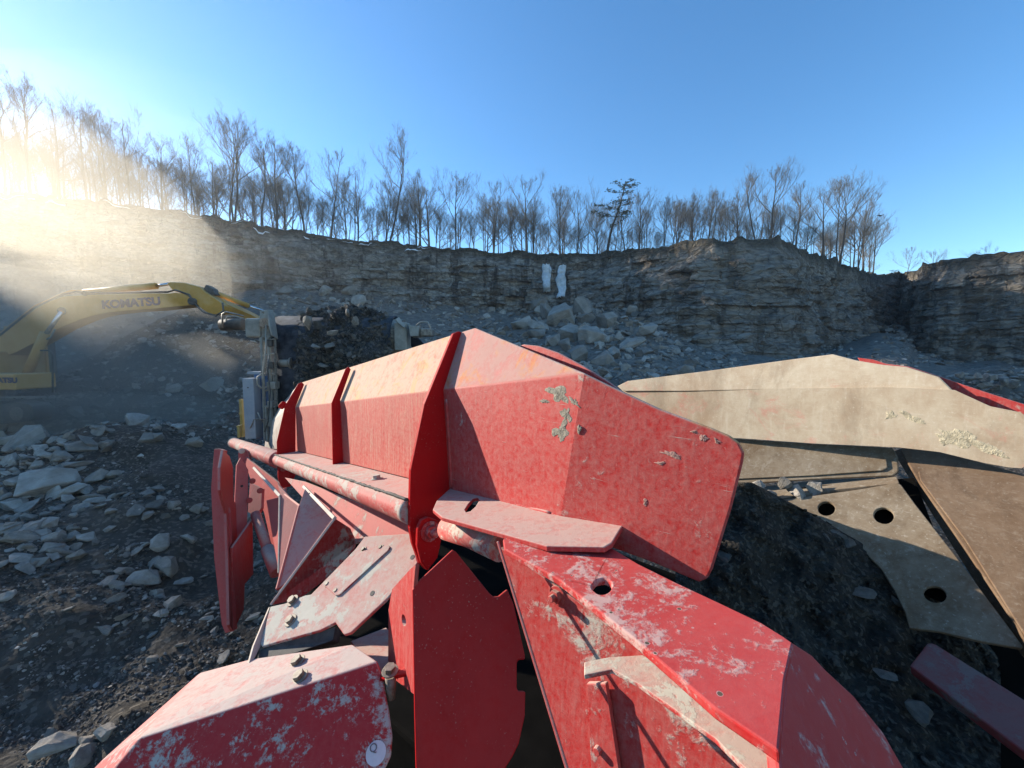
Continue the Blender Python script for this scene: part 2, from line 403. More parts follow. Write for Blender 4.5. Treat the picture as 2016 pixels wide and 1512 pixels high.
M['liner_brown'] = pale_mat('rusty_liner', (.115, .064, .032), (.185, .122, .075), (.32, .26, .19), 0, 3)
M['dusty'] = pale_mat('dusty_end', (.42, .33, .27), (.52, .46, .38), (.58, .54, .45), .25)

# ------------------------------------------------------------------ terrain and cliff
HZ = CY - F * math.tan(PITCH)
def zat(px, py, Y):   # height of a pixel at ground distance Y
    r = R((px, py)); return CAMZ + r[2] / r[1] * Y
def xat(px, Y): return (px - CX) / F * (Y / CT) * 1.0
# (px, Y, y_top, y_base)
CL = [(0, 66, 378, 640), (100, 69, 385, 620), (200, 72, 395, 606), (280, 74, 402, 600), (350, 76, 412, 595), (400, 78, 422, 590), (450, 80, 430, 582),
      (520, 83, 443, 570), (570, 85, 450, 568), (640, 88, 463, 572), (700, 90, 472, 578), (760, 92, 478, 585), (830, 94, 488, 592), (880, 95, 492, 600),
      (950, 96, 495, 606), (1000, 96, 497, 612), (1080, 96, 500, 612), (1150, 95, 500, 606), (1190, 93, 498, 604), (1240, 90, 495, 602), (1290, 86, 487, 630),
      (1340, 80, 478, 655), (1380, 77, 472, 672), (1430, 75, 476, 685), (1500, 74, 470, 692), (1525, 75, 470, 694), (1560, 79, 487, 694), (1600, 84, 502, 690),
      (1640, 90, 517, 680), (1690, 98, 537, 660), (1720, 112, 541, 640), (1760, 116, 538, 640), (1785, 104, 535, 660), (1800, 93, 520, 690), (1850, 86, 510, 705),
      (1900, 83, 507, 715), (1960, 80, 500, 710), (2016, 77, 492, 725)]
cl = []
for (x, Y) in [(-70, -95), (-98, -60), (-108, -20), (-110, 15)]: cl.append((x, Y, 32.4, 2.0))
cl.append((-104, 42, 32.7, 6.0))
for px, Y, yt, yb in CL: cl.append((xat(px, Y), Y, zat(px, yt, Y), zat(px, yb, Y)))
cl += [(118, 62, 23, 0.5), (128, 40, 24, 0), (130, 0, 24, 0), (110, -60, 24, 0)]
cl = np.array(cl)
seg = np.r_[0, np.cumsum(np.hypot(*np.diff(cl[:, :2], axis=0).T))]
TOT = seg[-1]
ss = np.arange(0, TOT, .42)
cx_, cy_, czt, czb = [np.interp(ss, seg, cl[:, i]) for i in range(4)]
k_ = np.ones(7) / 7
def smooth1(a): return np.convolve(np.pad(a, 3, 'edge'), k_, 'valid')
cx_, cy_ = smooth1(cx_), smooth1(cy_)
tx, ty = np.gradient(cx_), np.gradient(cy_); tl = np.hypot(tx, ty); nx_, ny_ = ty / tl, -tx / tl     # outward (towards the pit)
dist_ = np.hypot(cx_, cy_)
sg = np.sign(-(nx_ * cx_ + ny_ * cy_)); nx_, ny_ = nx_ * 1.0, ny_ * 1.0
jag = fbm(ss * .35, ss * 0 + 3, oct=4, seed=5) * .55 + (vnoise(ss * .9, ss * 0, seed=9) > .35) * .35
czt2 = czt + jag * np.clip(dist_ / 90, .3, 1)
NR = 104
rows = []; topd = []
u = np.linspace(0, 1, NR)
for i in range(NR):
    z0 = czb - 6; zz = z0 + (czt2 - z0) * u[i]
    lean = (1 - u[i]) * (2.2 + 9 * np.exp(-((ss - np.interp(36, cx_, ss)) / 22.0) ** 2))
    dsp = 1.5 * fbm(ss * .06, zz * .10, seed=21, oct=3) + .32 * fbm(ss * .14, zz * 1.2, seed=31, oct=4) + .35 * fbm(ss * .9, zz * 1.1, seed=33, oct=3)
    led = np.floor(zz * .55 + fbm(ss * .04, zz * .05, seed=8, oct=2) * .5); dsp = dsp + .35 * (vnoise(led * 3.7, ss * .12, seed=77))
    blk = vnoise(np.floor(ss * .22 + vnoise(led, ss * .05, seed=3)) * 1.9, led * 2.3, seed=15); dsp = dsp + .8 * blk
    prom = np.exp(-((ss - np.interp(36, cx_, ss)) / 18.0) ** 2); dsp = dsp + prom * 1.6 * fbm(ss * .16, zz * .22, seed=50, oct=3)
    dsp = dsp * np.clip((1 - u[i]) * 5, .25, 1) + lean
    rows.append(np.c_[cx_ + nx_ * dsp, cy_ + ny_ * dsp, zz]); topd.append(czt2 - zz)
GR = np.array(rows)            # kept for snow and ice
for bk, dz in ((1.2, .15), (3, .3), (7, .1), (14, .4), (26, .3), (45, -.5), (70, -2)):
    nz_ = fbm(ss * .2, ss * 0 + bk, seed=4, oct=3) * min(.5, bk * .15)
    rows.append(np.c_[cx_ - nx_ * bk, cy_ - ny_ * bk, czt + dz + nz_]); topd.append(ss * 0)
G = np.array(rows); nr, nc, _ = G.shape
idx = np.arange(nr * nc).reshape(nr, nc)
Fq = np.stack([idx[:-1, :-1], idx[:-1, 1:], idx[1:, 1:], idx[1:, :-1]], -1).reshape(-1, 4)
cliff = fast_mesh("cliff", G.reshape(-1, 3), Fq, M['cliff'])
tag(cliff, "grey layered quarry rock wall curving round the pit under the bare trees", "cliff", kind="structure")
at = cliff.data.attributes.new("top", 'FLOAT', 'POINT'); at.data.foreach_set("value", np.array(topd).ravel().astype(np.float32))

AZC = np.arctan2(cx_, cy_); o_ = np.argsort(AZC)
AZs, DSs, ZBs = AZC[o_], dist_[o_], czb[o_]
def tz(x, y, detail=True):
    x = np.asarray(x, float); y = np.asarray(y, float)
    r = np.hypot(x, y); a = np.arctan2(x, y)
    dc = np.interp(a, AZs, DSs); zb = np.interp(a, AZs, ZBs)
    t = np.clip((r - 22) / np.maximum(dc - 22, 1), 0, 1.1)
    z = zb * (.25 * t + .75 * t ** 1.6)
    # mound of dark muck behind the excavator boom, pale rubble row, near boulder pile
    z = z + 5.2 * np.exp(-(((x + 20.5) / 5.6) ** 2 + ((y - 25.5) / 5.0) ** 2))
    z = z + 2.0 * np.exp(-(((x + 13) / 3.5) ** 2 + ((y - 22) / 3.5) ** 2))
    z = z + .9 * np.exp(-(((x + 9) / 4) ** 2 + ((y - 16) / 3.0) ** 2))
    z = z + .85 * np.exp(-(((x + 11.5) / 3.4) ** 2 + ((y - 11) / 2.6) ** 2))
    z = z + .55 * np.exp(-(((x + 17.5) / 5) ** 2 + ((y - 15.5) / 3) ** 2))
    z = z + .5 * sstep(3, 9, r) * sstep(-.2, -.9, a)
    z = z + 2.2 * np.exp(-(((x - 34) / 7) ** 2 + ((y - 27) / 4.0) ** 2))
    if detail:
        z = z + .28 * fbm(x * .22, y * .22, seed=1, oct=4) * sstep(2, 8, r) + fbm(x * .9, y * .9, seed=2, oct=4) * .13 + fbm(x * 4, y * 4, seed=6, oct=3) * .035
    return z
na, nrr = 520, 280
aa = np.radians(np.linspace(-92, 92, na)); rr = 1.2 * (128 / 1.2) ** np.linspace(0, 1, nrr)
Rg, Ag = np.meshgrid(rr, aa, indexing='ij'); X = Rg * np.sin(Ag); Y = Rg * np.cos(Ag); Z = tz(X, Y)
idx = np.arange(nrr * na).reshape(nrr, na)
Fq = np.stack([idx[:-1, :-1], idx[1:, :-1], idx[1:, 1:], idx[:-1, 1:]], -1).reshape(-1, 4)
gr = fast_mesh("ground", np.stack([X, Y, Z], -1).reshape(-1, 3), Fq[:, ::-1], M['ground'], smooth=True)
tag(gr, "dark churned dirt quarry floor rising to rubble at the rock wall", "ground", kind="structure")
V, Fs = [], []
base = mk("quarry_floor", [(-160, -130, -.35), (160, -130, -.35), (160, 130, -.35), (-160, 130, -.35)], [(0, 1, 2, 3)], M['ground'])
tag(base, "dark dirt floor of the pit around the machine", "ground", kind="structure")

def ground_hit(px, py):
    r = R((px, py)); t = np.linspace(1.5, 110, 5000); P = CAM + t[:, None] * r
    g = tz(P[:, 0], P[:, 1]); k = np.argmax(P[:, 2] < g)
    if P[k, 2] >= g[k]: return None
    return np.array([P[k, 0], P[k, 1], g[k]]), t[k]

# ------------------------------------------------------------------ red mobile crusher
crusher = thing("mobile_crusher", "red dust-covered mobile rock crusher with its steel feed hopper filling the foreground", "crusher", (0, 2.0, 0))
C_ = crusher
d = unit(R((350, 830)))
P0 = D(808, 1000, 1.5)
RIB = (P0, d)
A = hit((885, 962), P0, d); B = hit((873, 767), P0, d); Cc = hit((909, 653), P0, d)
n1 = unit(np.cross(d, B - A)); n2 = unit(np.cross(d, Cc - B))
if n1[1] < 0: n1 = -n1
if n2[1] < 0: n2 = -n2
PL1, PL2 = (A, n1), (B, n2)
def tline(P, px):         # parameter along d where the line P + t d is seen at column px
    k = (px - CX) / F
    cam_x = lambda v: v[0]; cam_z = lambda v: v[1] * CT - v[2] * ST
    P_ = P - CAM
    return (k * cam_z(P_) - cam_x(P_)) / (cam_x(d) - k * cam_z(d))
tm = tline(B, 670); tf = tline(B, 582); te = tline(B, 556)
# side panel: upper strip, lower wall, end plate, near wing folded inwards
bt = hit((1150, 735), *PL1); bb = hit((1100, 1040), *PL1)
e_dir = unit(R((1900, 760)) * 1.0 - 0); 
ang = math.radians(-9); dm = -d
e_dir = unit(np.array([dm[0] * math.cos(ang) - dm[1] * math.sin(ang), dm[0] * math.sin(ang) + dm[1] * math.cos(ang), dm[2]]))
if e_dir[1] < dm[1]:
    ang = -ang; e_dir = unit(np.array([dm[0] * math.cos(ang) - dm[1] * math.sin(ang), dm[0] * math.sin(ang) + dm[1] * math.cos(ang), dm[2]]))
n3 = unit(np.cross(e_dir, bt - bb)); PL3 = (bt, n3)
def quadth(name, polys, th, mat, parent, bevel=.003):
    """sheet made of 3D polygons welded where they share corners, thickened away from the camera"""
    bm = bmesh.new()
    for poly in polys: bm.faces.new([bm.verts.new(tuple(map(float, p))) for p in poly])
    bmesh.ops.remove_doubles(bm, verts=bm.verts, dist=2e-4)
    bmesh.ops.recalc_face_normals(bm, faces=bm.faces)
    bm.faces.ensure_lookup_table(); bm.faces[0].normal_update()
    f = bm.faces[0]; tc = f.calc_center_median() - Vector(CAM)
    if f.normal.dot(tc) > 0: bmesh.ops.reverse_faces(bm, faces=bm.faces)
    me = bpy.data.meshes.new(name); bm.to_mesh(me); bm.free(); me.materials.append(mat)
    o = bpy.data.objects.new(name, me); COL.objects.link(o)
    o.parent = parent; o.matrix_parent_inverse = Matrix.Translation(-Vector(parent.location))
    m = o.modifiers.new("thick", 'SOLIDIFY'); m.thickness = th; m.offset = -1
    m = o.modifiers.new("bevel", 'BEVEL'); m.width = bevel; m.segments = 3; m.limit_method = 'ANGLE'; m.angle_limit = math.radians(12)
    return o
tE = tline(B, 566)
A_f, B_f, C_f = A + tE * d, B + tE * d, Cc + (tE - .05) * d
up_near = [hit(p, *PL2) for p in ((935, 645),)]
kink = hit((1150, 735), *PL1)
low = [B, kink, bb, A]; upp = [B, Cc, up_near[0], kink]; low2 = [A_f, B_f, B, A]; upp2 = [B_f, C_f, Cc, B]
wing = [bt] + [hit(p, *PL3) for p in ((1195, 757), (1300, 806), (1400, 843), (1436, 858), (1455, 872), (1465, 892), (1462, 912), (1440, 1000), (1402, 1122), (1392, 1140), (1376, 1147), (1290, 1110))] + [bb]
wing[0] = kink
side_panel = quadth("side_panel", [low, upp, wing, low2, upp2], .010, M['red_panel'], C_, .006)
side_panel.data.materials.append(M['red_panel_far'])
for k_ in (3, 4): side_panel.data.polygons[k_].material_index = 1
# far end of the side panel: pale folded sheet
E1 = A_f; E2 = B_f; E3 = C_f
En = [D(520, 884, 6.3), D(527, 836, 6.2), D(548, 800, 6.0), D(572, 775, 5.8)]
quadth("end_sheet", [[E1, E2, En[2], En[1], En[0]], [E2, E3, En[3], En[2]]], .012, M['dusty'], C_, .003)
# stiffening ribs
def ribplate(name, pix, t, th=.016, mat='red_clean'):
    return plate(name, pix, (P0 + d * t, d), th, M[mat], C_, .003)
ribplate("rib", [(893, 656), (903, 652), (912, 655), (915, 662), (874, 768), (886, 964), (870, 1000), (872, 1040), (866, 1080), (852, 1110), (838, 1122), (826, 1108), (812, 1070), (807, 1040), (807, 1000), (809, 925), (836, 795)], 0, .02)
ribplate("rib", [(680, 727), (686, 722), (691, 727), (670, 787), (676, 914), (656, 931), (653, 793)], tm, .014)
ribplate("rib", [(587, 756), (594, 752), (599, 757), (582, 801), (582, 890), (577, 905), (582, 935), (572, 958), (556, 961), (547, 940), (545, 870), (562, 797)], tf, .016)
tb = tline(B, 567)
for q in ((2, .012), ): pass
ribplate("rib", [(549, 797), (556, 790), (563, 791), (565, 800), (556, 806), (549, 803)], tb - .3, .02)
# clevis lugs and pivots on the big and far rib
def circ(cx, cy, rx, ry, n=20, rot=0): return [(cx + rx * math.cos(2 * math.pi * i / n) * math.cos(rot) - ry * math.sin(2 * math.pi * i / n) * math.sin(rot),
                                     cy + rx * math.cos(2 * math.pi * i / n) * math.sin(rot) + ry * math.sin(2 * math.pi * i / n) * math.cos(rot)) for i in range(n)]
LUG = (P0 - d * .05, d)
plate("clevis_lug", [(823, 1040), (830, 1024), (843, 1018), (858, 1022), (868, 1034), (870, 1060), (862, 1098), (842, 1124), (830, 1108), (822, 1075)], LUG, .02, M['red_clean'], C_, .004)
bolt("pivot_bolt", hit((846, 1046), *LUG), -d, .027, M['red_arm'], C_, True, True)
plate("clevis_lug", [(548, 925), (553, 917), (562, 916), (570, 922), (573, 940), (566, 955), (554, 958), (548, 945)], (P0 + d * (tf - .05), d), .02, M['red_clean'], C_, .004)
bolt("pivot_bolt", hit((558, 922), P0 + d * (tf - .05), d), -d, .02, M['red_arm'], C_)
# angle flange along the top of the tube, weld bead, tube
inn, out = A, hit((806, 985), P0, d)
flv = unit(out - inn); nfl = unit(np.cross(d, flv)); PLF = (inn, nfl)
tl_end = tline(out, 470)
slab3("top_flange", [A_f - d * .0, inn - d * -.02, out + d * .02, out + d * (tE + .05)], nfl * (-.012 if nfl[2] > 0 else .012), M['tube'], C_)
FLG = plate("top_flange", [(886, 961), (1000, 988), (1085, 1012), (1226, 1015), (1238, 1020), (1222, 1040), (1205, 1068), (1190, 1077), (1076, 1075), (870, 1018), (852, 1003), (860, 985)], PLF, .014, M['red'], C_, .004,
      holes=[[(915, 1003), (922, 992), (932, 981), (940, 979), (944, 984), (936, 997), (926, 1006), (918, 1008)]])
tc0 = hit((806, 1012), P0, d); tube_dir = d
tl_ = tline(tc0, 456)
rT = .054; tc0 = tc0 + n1 * .030
tube("support_tube", [D(880, 1040, 1.40), D(925, 1053, 1.30), D(985, 1078, 1.15)], .041, M['tube'], C_, 24)
tube("support_tube", [tc0 + d * .024, tc0 + d * .05, tc0 + d * tm, tc0 + d * tf, tc0 + d * tl_], rT, M['tube'], C_, 28)
wb = out + (inn - out) * .06 + np.array([0, 0, .004])
import itertools
def bead(name, p, q, r, mat, seedv):
    n = int(np.linalg.norm(q - p) / .02) + 2
    pts = [p + (q - p) * i / (n - 1) + np.array([0, 0, .4 * r * vnoise(i * .8, seedv)]) for i in range(n)]
    return tube(name, pts, [r * (1 + .35 * float(vnoise(i * 1.3, seedv + 5.))) for i in range(n)], mat, C_, 7)
bead("weld_bead", out + d * .02, out + d * (tE), .006, M['rubber'], 1.)
bead("weld_bead", A + d * -.02 + (B - A) * .02, A + (B - A) * .9 - d * .02, .007, M['red_dust'], 2.)
def wob(pa, pb, n=1.0): return bead("weld_bead", pa, pb, .006 * n, M['red_dust'], rnd.uniform(0, 50))
wpts = [hit(p, *PLF) for p in ((890, 962), (1000, 988), (1085, 1011), (1226, 1015))]
for pa, pb in zip(wpts, wpts[1:]): wob(pa, pb, 1.1)
for t_ in (tm, tf): wob(A + d * (t_ - .012), B + d * (t_ - .012), .7)
pz = hit((742, 943), *PLF); bolt("flange_bolt", pz, nfl if nfl[2] > 0 else -nfl, .02, M['cream'], C_)
tube("beam_end", [tc0 + d * tline(tc0, 548), tc0 + d * tl_], .078, M['tube'], C_, 24, bevel=.01)
cap = tube("tube_end_cap", [tc0 + d * tl_, tc0 + d * (tl_ + .03)], rT * 1.6, M['dusty'], C_, 24, bevel=.01)

# lower hopper wall and chute gussets
low_pl = plane3((806, 1050, 1.72), (715, 1053, 1.98), (598, 958, 2.75))
plate("hopper_wall", [(806, 1030), (812, 1062), (720, 1062), (690, 1075), (600, 985), (560, 940), (600, 948)], low_pl, .012, M['red_dust'], C_)
def gus(name, pts, mat='red', th=.014, bev=.003):
    pl = plane3(*pts[:3]); return plate(name, [p[:2] for p in pts], pl, th, M[mat], C_, bev)
gus("gusset", [(659, 1020, 1.93), (533, 1192, 1.70), (700, 1066, 2.0), (700, 1080), (640, 1142), (600, 1172), (560, 1186)][:1] + [(533, 1192, 1.70), (700, 1070, 2.02), (690, 1042)], 'red_dust')
plate("gusset", [(659, 1020), (533, 1192), (560, 1186), (600, 1172), (640, 1142), (700, 1080), (702, 1066), (690, 1040)], plane3((659, 1020, 1.93), (533, 1192, 1.70), (700, 1070, 2.02)), .016, M['red_dust'], C_)
plate("gusset", [(589, 994), (544, 1162), (560, 1150), (655, 1024), (600, 962)], plane3((589, 994, 2.35), (544, 1162, 1.98), (650, 1022, 2.28)), .014, M['red'], C_)
plate("gusset", [(552, 976), (548, 1150), (552, 1140), (590, 1000), (545, 950)], plane3((552, 976, 2.9), (548, 1150, 2.5), (590, 1000, 2.75)), .014, M['red'], C_)
plate("gusset", [(552, 978), (524, 985), (549, 1130)], plane3((552, 976, 2.95), (548, 1150, 2.5), (520, 985, 3.2)), .014, M['red'], C_)
def strip(name, a, b, w, mat):
    p, q = D(*a), D(*b); V, Fs = tube_geo([p, q], w, 4); return mk(name, V, Fs, M[mat], C_, bevel=.002)
strip("gusset_flange", (598, 958, 2.62), (659, 1021, 1.93), .012, 'dusty')
strip("gusset_flange", (659, 1021, 1.928), (533, 1191, 1.695), .007, 'dusty')
strip("gusset_flange", (500, 921, 3.5), (552, 977, 2.9), .014, 'dusty')
strip("gusset_flange", (551, 978, 2.89), (549, 1128, 2.55), .009, 'dusty')
strip("gusset_flange", (556, 970, 3.0), (590, 996, 2.35), .008, 'red')
strip("gusset_flange", (589, 996, 2.345), (545, 1160, 1.98), .008, 'red_dust')
# back brace field under the tube at the far end
plate("side_brace", [(476, 890), (490, 905), (560, 960), (560, 1000), (548, 1135), (520, 1010), (490, 935)], plane3((476, 890, 4.6), (560, 960, 3.6), (548, 1135, 3.3)), .02, M['red'], C_)
plate("pivot_lug", [(469, 892), (472, 885), (479, 883), (487, 888), (492, 905), (490, 918), (476, 920), (469, 910)], plane3((469, 892, 4.5), (490, 905, 4.45), (476, 920, 4.45)), .03, M['red'], C_)
bolt("pivot_bolt", D(476, 888, 4.47), -R((476, 888)), .022, M['dusty'], C_)
tube("hydraulic_cylinder", [D(503, 1012, 3.55), D(528, 1085, 3.25)], .040, M['red'], C_, 14)
tube("hydraulic_cylinder", [D(526, 1080, 3.26), D(545, 1128, 3.1)], .05, M['red'], C_, 14)
plate("cylinder_bracket", [(489, 985), (492, 950), (516, 962), (514, 1000), (504, 1018), (488, 1008)], plane3((489, 985, 3.7), (492, 950, 3.8), (514, 1000, 3.6)), .03, M['red_dust'], C_)
for (x, y) in ((497, 947), (512, 966), (491, 985)): bolt("bracket_bolt", D(x, y, 3.62), -R((x, y)), .018, M['red'], C_)
# hanging side door at the left
dl = 3.25
PD = plane3((416, 960, 3.3), (458, 1243, 3.0), (433, 915, 3.35))
door = plate("side_door", [(421, 884), (430, 883), (440, 886), (434, 920), (434, 965), (447, 1010), (450, 1100), (459, 1242), (443, 1247), (436, 1230), (421, 1100), (415, 962)], PD, .05, M['red'], C_, .006)
PD2 = plane3((440, 886, 3.32), (459, 1242, 3.0), (495, 1130, 3.9))
plate("side_door_flange", [(440, 886), (452, 898), (459, 920), (460, 985), (470, 1000), (466, 1060), (458, 1080), (459, 1242), (452, 1230), (449, 1100), (446, 1010), (434, 965), (434, 920)], PD2, .02, M['red'], C_, .003)
plate("side_door_rail", [(458, 1078), (497, 1022), (499, 1130), (482, 1150), (480, 1200), (460, 1243)], plane3((458, 1078, 3.15), (497, 1022, 3.5), (480, 1200, 3.25)), .02, M['red'], C_)
plate("door_post", [(466, 915), (474, 900), (489, 925), (486, 1060), (464, 1092), (459, 1060)], plane3((466, 915, 3.7), (489, 925, 3.75), (464, 1092, 3.4)), .03, M['red'], C_)
tube("door_pin", [D(476, 957, 3.6), D(476, 957, 3.58)], .012, M['rubber'], C_, 10)

# bolted ledge plates over the chute
lf = [(532, 1193, 1.66), (513, 1273, 1.50), (659, 1226, 1.46)]
PLa = plane3(*lf)
fold_a, fold_b = hit((612, 1170), *PLa), hit((660, 1226), *PLa)
PRb_n = unit(np.cross(fold_b - fold_a, D(821, 1110, 1.52) - fold_a)); PLb = (fold_a, PRb_n)
la = [hit(p, *PLa) for p in ((532, 1194), (560, 1188), (600, 1172))] + [fold_a, fold_b] + [hit(p, *PLa) for p in ((630, 1241), (515, 1273), (512, 1266))]
lb = [fold_a] + [hit(p, *PLb) for p in ((700, 1080), (718, 1056), (808, 1050), (822, 1108), (812, 1120), (760, 1180), (690, 1246), (677, 1250))] + [fold_b]
quadth("ledge_plate", [la, lb], .014, M['red_ledge'], C_, .004)
plate("cover_strip", [(638, 1153), (700, 1093), (716, 1084), (764, 1073), (767, 1077), (764, 1083), (668, 1171), (660, 1172)], (PLb[0] + (CAM - PLb[0]) * .006, PLb[1]), .006, M['red_ledge'], C_, .002)
upb = PRb_n if PRb_n[2] > 0 else -PRb_n
for (x, y) in ((645, 1150), (662, 1163), (716, 1082), (750, 1078)):
    bolt("cover_bolt", hit((x, y), *PLb), upb, .0095, M['bolt'], C_)
upa = PLa[1] if PLa[1][2] > 0 else -PLa[1]
for (x, y) in ((573, 1222), (577, 1183)): bolt("ledge_bolt", hit((x, y), *PLa), upa, .017, M['bolt'], C_)
for (x, y) in ((733, 1168), (812, 1097)):
    V, Fs = tube_geo([hit((x, y), *PLb) + upb * .0005, hit((x, y), *PLb) + upb * .0015], .010, 14); mk("ledge_slot", V, Fs, M['rubber'], C_)
# rubber seal under the ledge
ds = np.array([0, 0, -.03])
slab3("rubber_seal", [D(512, 1275, 1.5) + ds * .3, D(660, 1230, 1.46) + ds * .3, D(655, 1246, 1.44) + ds, D(524, 1290, 1.44) + ds, D(494, 1312, 1.42) + ds], (0, .05, -.05), M['rubber'], C_)
plate("skirt_edge", [(532, 1193), (513, 1274), (492, 1314), (489, 1310), (500, 1270)], plane3((532, 1193, 1.665), (513, 1274, 1.505), (490, 1312, 1.42)), .012, M['dusty'], C_)

# rounded red hood bottom-left
h_tl, h_tm, h_tr = D(394, 1324, 1.52), D(494, 1297, 1.46), D(694, 1268, 1.38)
h_r0 = D(742, 1302, 1.27); h_l0 = D(275, 1452, 1.14); h_ll = D(186, 1520, 1.10); h_el = D(200, 1497, 1.20)
fpl = plane3((742, 1302, 1.27), (772, 1450, 1.16), (275, 1452, 1.14))
fr = [h_r0] + [hit(p, *fpl) for p in ((752, 1330), (765, 1400), (772, 1450), (769, 1490), (752, 1525), (500, 1640), (120, 1640))] + [h_l0]
h_ll = hit((120, 1640), *fpl)
top = [h_tl, h_tm, h_tr, h_r0, h_l0]; top2 = [h_tl, h_l0, h_el]
hood = quadth("engine_hood", [top, top2, [h_el, h_l0, h_ll, D(60, 1640, 1.1)], fr], .012, M['red_hood'], C_, .02)
hood.modifiers["bevel"].segments = 5; hood.modifiers["bevel"].width = .028
hn = unit(np.cross(h_r0 - h_tl, h_tr - h_tl)); hn = hn if hn[2] > 0 else -hn
from mathutils.bvhtree import BVHTree
bv = BVHTree.FromPolygons([v.co for v in hood.data.vertices], [tuple(p.vertices) for p in hood.data.polygons])
for (x, y) in ((586, 1304), (591, 1334)):
    bolt("hood_bolt", np.array(bv.ray_cast(Vector(CAM), Vector(R((x, y))))[0]), hn, .018, M['bolt'], C_)
fP, fN = h_r0, unit(np.cross(D(772, 1450, 1.16) - h_r0, h_l0 - h_r0))
fN = fN if fN @ (CAM - fP) > 0 else -fN
FP2 = (fP + fN * .004, fN)
stk = plate("round_sticker", circ(740, 1483, 19, 27, 28, .35), FP2, .002, M['white'], C_, 0)
def text_mesh(name, s, size, mat, parent, M4, offset=0.0, ext=.002, xs=1.0):
    cu = bpy.data.curves.new(name, 'FONT'); cu.body = s; cu.size = size; cu.offset = offset; cu.extrude = ext; cu.align_x = 'CENTER'; cu.align_y = 'CENTER'
    tmp = bpy.data.objects.new(name + "_tmp", cu); COL.objects.link(tmp)
    dg = bpy.context.evaluated_depsgraph_get(); me = bpy.data.meshes.new_from_object(tmp.evaluated_get(dg))
    bpy.data.objects.remove(tmp); bpy.data.curves.remove(cu); me.name = name
    me.transform(Matrix.Diagonal((xs, 1, 1, 1))); me.transform(M4); me.materials.clear(); me.materials.append(mat)
    o = bpy.data.objects.new(name, me); COL.objects.link(o); o.parent = parent; return o
def frame4(o, x, n):
    x = unit(x); n = unit(n - x * (n @ x)); y = np.cross(n, x)
    return Matrix(((x[0], y[0], n[0], o[0]), (x[1], y[1], n[1], o[1]), (x[2], y[2], n[2], o[2]), (0, 0, 0, 1)))
qo = hit((735, 1473), fP + fN * .0055, fN); qx = hit((745, 1470), fP + fN * .0055, fN) - qo
text_mesh("sticker_letter", "Q", .028, M['ink'], stk, frame4(qo, qx, fN), ext=.0006)

# tall dark plate in the middle with its bent flange
PT = plane3((891, 1082, 1.24), (812, 1159, 1.16), (986, 1512, 1.06))
plate("centre_plate", [(891, 1082), (898, 1086), (963, 1167), (972, 1175), (982, 1174), (999, 1160), (1012, 1190), (1034, 1290), (1034, 1299), (1021, 1300), (1018, 1306), (1018, 1356), (1021, 1361), (1035, 1362), (1034, 1410), (1022, 1465), (1010, 1490), (985, 1530), (960, 1560), (820, 1560), (816, 1400), (812, 1162), (818, 1150)], PT, .012, M['red_clean'], C_, .004)
plate("plate_flange", [(814, 1158), (818, 1112), (808, 1120), (772, 1160), (765, 1200), (764, 1300), (780, 1340), (819, 1370)], plane3((814, 1158, 1.165), (818, 1400, 1.13), (765, 1240, 1.42)), .012, M['red'], C_,
      holes=[circ(795, 1221, 4, 12, 14, -.15)])
tube("flange_rod", [D(752, 1334, 1.25), D(822, 1318, 1.22)], .012, M['red_clean'], C_, 10)
bolt("rod_nut", D(768, 1322, 1.23), (0, -.1, 1), .018, M['bolt'], C_)
tube("rod_thread", [D(769, 1330, 1.235), D(771, 1375, 1.235)], [.018, .012], M['bolt'], C_, 8)
# dusty bracket floor between hood and plate, shade-black box behind everything
slab3("bracket_shelf", [D(690, 1262, 1.6), D(760, 1235, 1.75), D(815, 1290, 1.45), D(818, 1330, 1.35), D(745, 1330, 1.35)], (0, 0, -.02), M['red_dust'], C_)
# chassis box added behind the plates to block light and blacken the gaps
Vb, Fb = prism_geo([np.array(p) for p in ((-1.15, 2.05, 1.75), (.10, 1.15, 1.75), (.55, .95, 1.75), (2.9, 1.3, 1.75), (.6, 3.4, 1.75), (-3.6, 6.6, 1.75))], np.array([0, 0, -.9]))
fix_normals(mk("chassis_blocker", Vb, Fb, M['shade_black'], C_, bevel=.02))

# perforated arm at the right
PA = plane3((994, 1056, 1.06), (1548, 1257, .605), (1245, 1252, .635))
th_hole = circ(1185, 1154, 20, 16, 24, -.1)
plate("wing_arm", [(990, 1062), (1000, 1056), (1070, 1072), (1140, 1080), (1205, 1079), (1257, 1110), (1330, 1146), (1420, 1188), (1500, 1226), (1545, 1254), (1562, 1266), (1546, 1340), (1534, 1480), (1520, 1470), (1407, 1394), (1245, 1254), (1100, 1140), (993, 1080)], PA, .016, M['red_arm'], C_, .003, holes=[th_hole])
PE = plane3((1562, 1266, .605), (1740, 1442, .62), (1534, 1480, .445))
plate("arm_end", [(1560, 1264), (1600, 1290), (1631, 1323), (1681, 1369), (1740, 1442), (1790, 1530), (1640, 1640), (1540, 1560), (1532, 1480), (1545, 1340)], PE, .016, M['red_arm'], C_, .006)
PW = plane3((978, 1072, 1.10), (1116, 1512, .90), (1407, 1400, .70))
plate("arm_web", [(985, 1078), (1090, 1150), (1245, 1262), (1407, 1402), (1560, 1520), (1560, 1640), (1150, 1640), (1112, 1500), (1030, 1230)], PW, .014, M['red_dust'], C_)
strip("web_edge", (980, 1066, 1.045), (1120, 1525, .765), .005, 'red')
def web(p, k=0.0): return hit(p, PW[0], PW[1]) * (1 - k) + CAM * k
lp0 = hit((1266, 1290), *PW)
